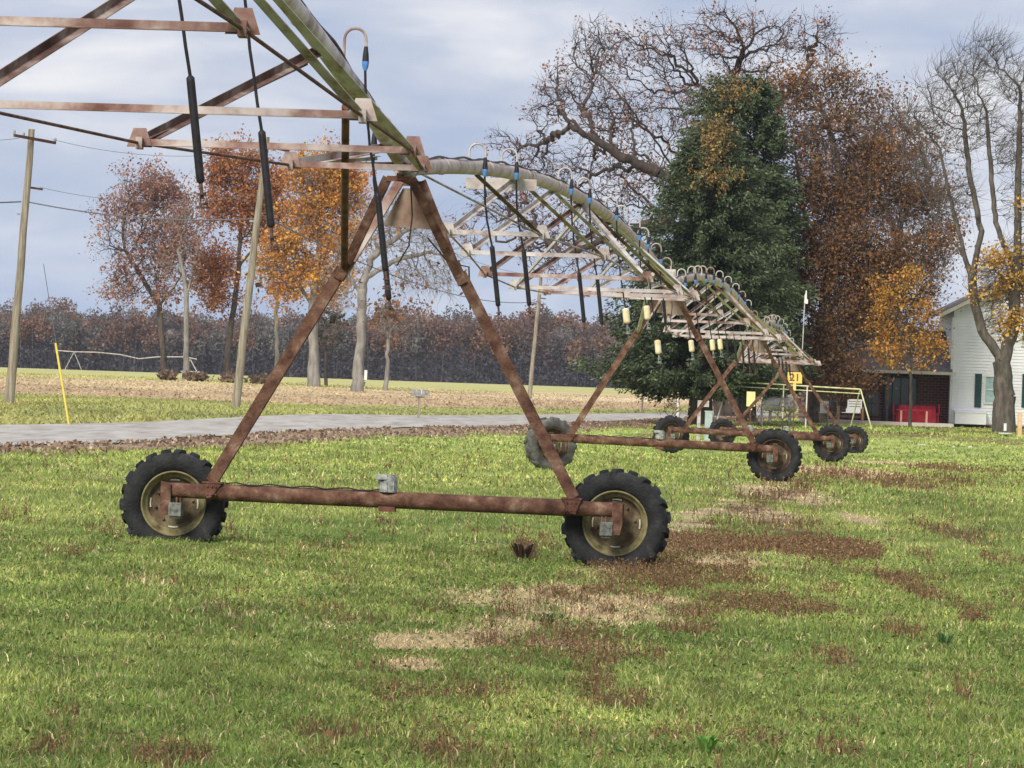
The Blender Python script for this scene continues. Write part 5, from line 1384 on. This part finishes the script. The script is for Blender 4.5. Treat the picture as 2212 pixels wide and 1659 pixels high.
def shutter(x0, x1, y0, y1):
    a = HP(x0, y1); b = HP(x1, y0); mb = MB(base); w_ = b.x - a.x; h_ = b.z - a.z
    mb.box(((a.x + b.x) / 2, dh - .06, (a.z + b.z) / 2), (w_, .04, h_))
    for k in range(int(h_ / .07)): mb.box(((a.x + b.x) / 2, dh - .085, a.z + .05 + k * .07), (w_ - .1, .02, .03))
    mb.build('shutter', M_teal, root)
def window(x0, x1, y0, y1, glass=None, fm=None, mull=1, yoff=0, kind='window'):
    a = HP(x0, y1); b = HP(x1, y0); cx, cz, w_, h_ = (a.x + b.x) / 2, (a.z + b.z) / 2, b.x - a.x, b.z - a.z
    Y = dh + yoff
    mb = MB(base); t = .07
    mb.box((cx - w_ / 2 + t / 2, Y - .06, cz), (t, .09, h_)); mb.box((cx + w_ / 2 - t / 2, Y - .06, cz), (t, .09, h_)); mb.box((cx, Y - .063, cz - h_ / 2 + t / 2), (w_ - 2 * t, .085, t)); mb.box((cx, Y - .063, cz + h_ / 2 - t / 2), (w_ - 2 * t, .085, t))
    mb.box((cx, Y - .055, cz), (w_ - 2 * t, .07, .05)) if kind == 'window' else None
    for k in range(1, mull + 1): mb.box((cx - w_ / 2 + w_ * k / (mull + 1), Y - .05, cz), (.05, .06, h_ - 2 * t))
    f = mb.build(kind, fm or M_white, root)
    mb = MB(base); mb.box((cx, Y - .035, cz), (w_ - .05, .02, h_ - .05)); mb.build('pane', glass or M_glass, f)
shutter(2104, 2121, 808, 880)
window(2124, 2160, 812, 872, M_glass2, mull=0)
shutter(2160, 2176, 808, 880)
shutter(2206, 2222, 808, 880); window(2224, 2262, 812, 872, M_glass2, mull=0); shutter(2264, 2280, 808, 880)
window(2205, 2245, 700, 748, M_glass2, mull=0)
# low brick wing, 2 m behind the white front
yo = 1.6; Xw0 = HP(1745, 860).x; Xw1 = X0
zr = HP(1900, 802).z; zridge = HP(1900, 712).z
mb = MB(base)
mb.prism([(Xw0, dh + yo, zg), (Xw1, dh + yo, zg), (Xw1, dh + yo, zr - .02), (Xw0, dh + yo, zr - .02)], (0, 6.5, 0))
mb.build('brick_wall', M_brick, root)
mb = MB(base); sx = Xw0 - .6; ln_ = Xw1 - .01 - sx
mb.prism([(sx, dh - .45, zr), (sx, dh - .45, zr + .08), (sx, dh + yo + 3.2, zridge + .1), (sx, dh + yo + 3.2, zridge)], (ln_, 0, 0))
mb.prism([(sx, dh + yo + 7.0, zr), (sx, dh + yo + 7.0, zr + .08), (sx, dh + yo + 3.203, zridge + .1), (sx, dh + yo + 3.203, zridge)], (ln_, 0, 0))
wr = mb.build('wing_roof', M_roof, root)
mb = MB(base); mb.box((sx + ln_ / 2, dh - .50, zr + .0), (ln_ + .3, .09, .15)); mb.build('gutter', mat_mix('pale_gutter', [(.55, .52, .44), (.68, .65, .56)], 3, .5), wr)
# chimney
ca = HP(1872, 716); cb_ = HP(1948, 612)
mb = MB(base); cxm = (ca.x + cb_.x) / 2; cw = cb_.x - ca.x
mb.box((cxm, dh + yo + 4.4, (ca.z - 1 + cb_.z) / 2), (cw, 1.0, cb_.z - ca.z + 1)); ch = mb.build('chimney', M_brick, root)
mb = MB(base); mb.box((cxm, dh + yo + 4.4, cb_.z + .07), (cw + .14, 1.14, .14)); mb.build('chimney_cap', mat_mix('pale_stone_cap', [(.48, .40, .33), (.60, .53, .45)], 3, .8), ch)
window(1912, 1988, 815, 905, M_glass, M_teal, mull=3, yoff=yo, kind='patio_door')
window(1870, 1906, 846, 898, M_glass, M_brown, mull=1, yoff=yo)
window(1782, 1815, 830, 880, M_glass, M_brown, mull=1, yoff=yo)
for x in (1765, 1915):
    a = HP(x, 911); mb = MB(base); mb.box((a.x, dh - .2, (zg + zr) / 2 - .03), (.10, .10, zr - zg - .08)); mb.build('porch_post', M_brown, root)
# small lean-to box at the base of the white wall
mb = MB(base); a = HP(2060, 915); b = HP(2128, 893); mb.box(((a.x + b.x) / 2, dh - .35, (a.z + b.z) / 2), (b.x - a.x, .6, b.z - a.z)); mb.prism([(a.x - .03, dh - .68, b.z), (b.x + .03, dh - .68, b.z), (b.x + .03, dh - .04, b.z + .10), (a.x - .03, dh - .04, b.z + .10)], (0, 0, .03)); mb.build('cellar_hatch', M_side, root)
mb = MB(base); mb.box(((X0 + X1) / 2, dh + .05, zg - .16), (9.3, .1, .34)); mb.build('foundation', M_brick, root)

# patio slab and step
M_conc = mat_mix('pale_concrete', [(.42, .38, .34), (.56, .52, .47)], 2, .9, bump=.2)
a = HP(1738, 912, -3.2); b = HP(2056, 922, -3.2)
mb = MB(Vector((a.x, dh, hz))); mb.box(((a.x + b.x) / 2, dh - 1.4, zg - .11), (b.x - a.x, 5.8, .24)); tag(mb.build('patio', M_conc), kind='structure')
mb = MB(Vector((a.x, dh, hz))); a2 = HP(1850, 930, -5); b2 = HP(1965, 935, -5); mb.box(((a2.x + b2.x) / 2, dh - 5.2, zg - .27), (b2.x - a2.x, .9, .12)); tag(mb.build('patio_step', M_conc), kind='structure')

# red covered table
dt = dh - 1.6
def TP(x, y): return W(x, y, dt)
a = TP(1937, 913); b = TP(2022, 877); g = Vector(((a.x + b.x) / 2, dt, a.z)); w_ = b.x - a.x; h_ = b.z - a.z
root = empty('patio_table', g, 'long patio table under a red cloth in front of the brick wall', 'table')
mb = MB(g)
rt_ = random.Random(4); n = 40; top, bot = [], []
per = []
for k in range(n):
    t = k / n * 4; L_ = [(-1, -1), (1, -1), (1, 1), (-1, 1)]; i = int(t); f = t - i; p, q = L_[i], L_[(i + 1) % 4]
    per.append((p[0] + (q[0] - p[0]) * f, p[1] + (q[1] - p[1]) * f))
vs = []
for (px_, py_) in per: vs.append(g + Vector((px_ * w_ / 2 * .93, py_ * .42, h_)))
for j, (px_, py_) in enumerate(per): vs.append(g + Vector((px_ * (w_ / 2 + .05 * math.sin(j * 2.3)), py_ * (.5 + .04 * math.sin(j * 1.7)), .04 + .03 * rt_.random())))
mb.add(vs, [list(range(n))] + [[k, (k + 1) % n, n + (k + 1) % n, n + k] for k in range(n)])
mb.build('tablecloth', M_red, root)
mb = MB(g)
for dx in (-.45, .45):
    for dy in (-.3, .3): mb.box(g + Vector((dx * w_, dy, h_ * .48)), (.06, .06, h_ * .96))
mb.build('frame', M_brown, root)
# two chairs draped in the same red at the ends
for k, x in enumerate((1937, 2018)):
    c = TP(x, 913); c.y -= .1; mb = MB(c)
    mb.box(c + Vector((0, 0, .42)), (.42, .5, .1)); mb.box(c + Vector((-.19 if k == 0 else .19, 0, .66)), (.07, .5, .5)); 
    rr_ = empty('patio_chair', c, ['red patio chair at the left end of the red table', 'red patio chair at the right end of the red table'][k], 'chair', 'red patio chairs')
    mb.build('seat', M_red, rr_, .02)
    for dx in (-.17, .17):
        for dy in (-.2, .2):
            m2 = MB(c); m2.box(c + Vector((dx, dy, .19)), (.045, .045, .38)); m2.build('leg', M_red, rr_)
# railing of two posts in front
c = W(1962, 915, dh - 3.4); root = empty('wooden_rail', c, 'low tan wooden rail on two posts in front of the red table', 'railing')
tanm = mat_mix('tan_wood', [(.45, .25, .17), (.58, .35, .25)], 4, .8)
e0 = W(1946, 916, dh - 3.4); e1 = W(2001, 918, dh - 3.4); zt = W(1962, 887, dh - 3.4).z
for p in (e0, e1): mb = MB(c); mb.box((p.x, p.y, (p.z + zt) / 2), (.09, .09, zt - p.z)); mb.build('post', tanm, root)
mb = MB(c); mb.box(((e0.x + e1.x) / 2, e0.y, zt + .03), (e1.x - e0.x + .5, .1, .06)); mb.build('rail', M_red, root)
# white glider bench in a brown frame
db = 246
c = ground_at(1838, db); c.z = W(1838, 908, db).z
root = empty('glider_bench', c, 'white glider bench in a brown wooden frame on the patio edge', 'bench')
a = W(1829, 882, db); b = W(1861, 864, db)
mb = MB(c)
for k in range(4):
    z = a.z + .04 + k * .12; mb.box(((a.x + b.x) / 2 + .03 * k, db + .12 + .03 * k, z), (b.x - a.x - .06, .03, .09))
for xx in (a.x + .02, b.x - .04): mb.box((xx + .05, db + .15, (a.z + b.z) / 2), (.06, .04, b.z - a.z))
mb.build('backrest', M_white, root)
a2 = W(1815, 894, db)
mb = MB(c); 
for k in range(4): mb.box(((a2.x + b.x) / 2, db - .3 + .13 * k, a.z - .2), (b.x - a2.x - .1, .10, .035))
mb.box(((a2.x + b.x) / 2 + .12, db + .08, a.z - .1), (b.x - a2.x - .3, .03, .2))
mb.build('seat', M_white, root)
for xx in (a2.x - .1, b.x + .05):
    for yy in (-.4, .3):
        mb = MB(c); mb.box((xx, db + yy, (c.z + a.z + .1) / 2), (.09, .09, a.z + .1 - c.z)); mb.build('leg', M_brown, root)
mb = MB(c); mb.box(((a2.x + b.x) / 2, db + .36, c.z + .18), (b.x - a2.x + .3, .06, .1)); mb.box(((a2.x + b.x) / 2, db - .40, c.z + .18), (b.x - a2.x + .3, .06, .1))
mb.build('base_rail', mat_mix('dark_wood', [(.04, .02, .02), (.09, .04, .04)], 4, .8), root)
# small grey plastic chair left of it
c = W(1779, 908, 246); root = empty('garden_chair', c, 'small grey garden chair with a tall back left of the white bench', 'chair')
mb = MB(c); mb.box(c + Vector((.02, .1, .62)), (.42, .04, .62)); mb.box(c + Vector((0, -.08, .36)), (.46, .42, .05)); mb.build('seat', mat_mix('grey_plastic', [(.20, .21, .21), (.32, .33, .34)], 4, .5), root, .01)
for dx in (-.19, .19):
    for dy in (-.26, .1): mb = MB(c); mb.box(c + Vector((dx, dy, .17)), (.04, .04, .34)); mb.build('leg', M_brown, root)
# bird bath
g = ground_at(2172, 226); root = empty('bird_bath', g, 'white flat-topped bird bath with a teal stem below the maple trunk', 'bird bath')
zt = W(2172, 938, 226).z
mb = MB(g); mb.lathe([(.0, zt - g.z - .03), (.2, zt - g.z - .02), (.31, zt - g.z + .02), (.32, zt - g.z + .06), (.28, zt - g.z + .05), (.0, zt - g.z + .01)], 20, 'Z', g); mb.build('basin', M_white, root)
mb = MB(g); mb.tube([g, g + Vector((0, 0, .12)), g + Vector((0, 0, zt - g.z))], 1, 12, rs=[.10, .05, .06]); mb.build('stem', mat_mix('teal_metal', [(.10, .20, .19), (.22, .32, .30)], 5, .6), root)
mb = MB(g); mb.tube([g + Vector((-.03, -.08, .25)), g + Vector((-.03, -.08, .58))], .07, 10); mb.build('sleeve', M_white, root)
# rail fixed to the pine post
g = ground_at(2210, 225); 
# edging stones of the flower bed
for k, (x, y, w_) in enumerate([(1990, 962, .40), (2060, 966, .14), (2095, 967, .20)]):
    p = G(x, y); mb = MB(p); r_ = random.Random(k)
    ring = [(w_ / 2 * math.cos(t * .785) * r_.uniform(.8, 1.1), w_ / 3 * math.sin(t * .785) * r_.uniform(.8, 1.1)) for t in range(8)]
    vs = [p + Vector((a, b, -.02)) for a, b in ring] + [p + Vector((a * .75, b * .75, .05)) for a, b in ring]
    mb.add(vs, [list(range(8, 16))] + [[i, (i + 1) % 8, 8 + (i + 1) % 8, 8 + i] for i in range(8)])
    tag(mb.build('edging_stone', mat_mix('pale_stone', [(.45, .44, .38), (.62, .60, .54)], 6, .9) if k == 0 else bpy.data.materials['pale_stone']), '%s pale stone from the left in the row edging the flower bed' % ordn[k], 'stone', 'stones edging the flower bed')

# ------------------------------------------------------------------ air
mb = MB((0, 0, 0)); mb.box((0, 690, 24), (900, 1560, 54))
hz_m = bpy.data.materials.new('air'); hz_m.use_nodes = True; ht = hz_m.node_tree; ht.nodes.clear()
ho = ht.nodes.new('ShaderNodeOutputMaterial'); hv = ht.nodes.new('ShaderNodeVolumePrincipled')
hv.inputs['Color'].default_value = (.80, .86, 1.0, 1); hv.inputs['Density'].default_value = .00008; hv.inputs['Anisotropy'].default_value = .2
ht.links.new(hv.outputs[0], ho.inputs['Volume'])
tag(mb.build('haze', hz_m), 'thin autumn haze in the air over the fields', 'haze', kind='stuff')
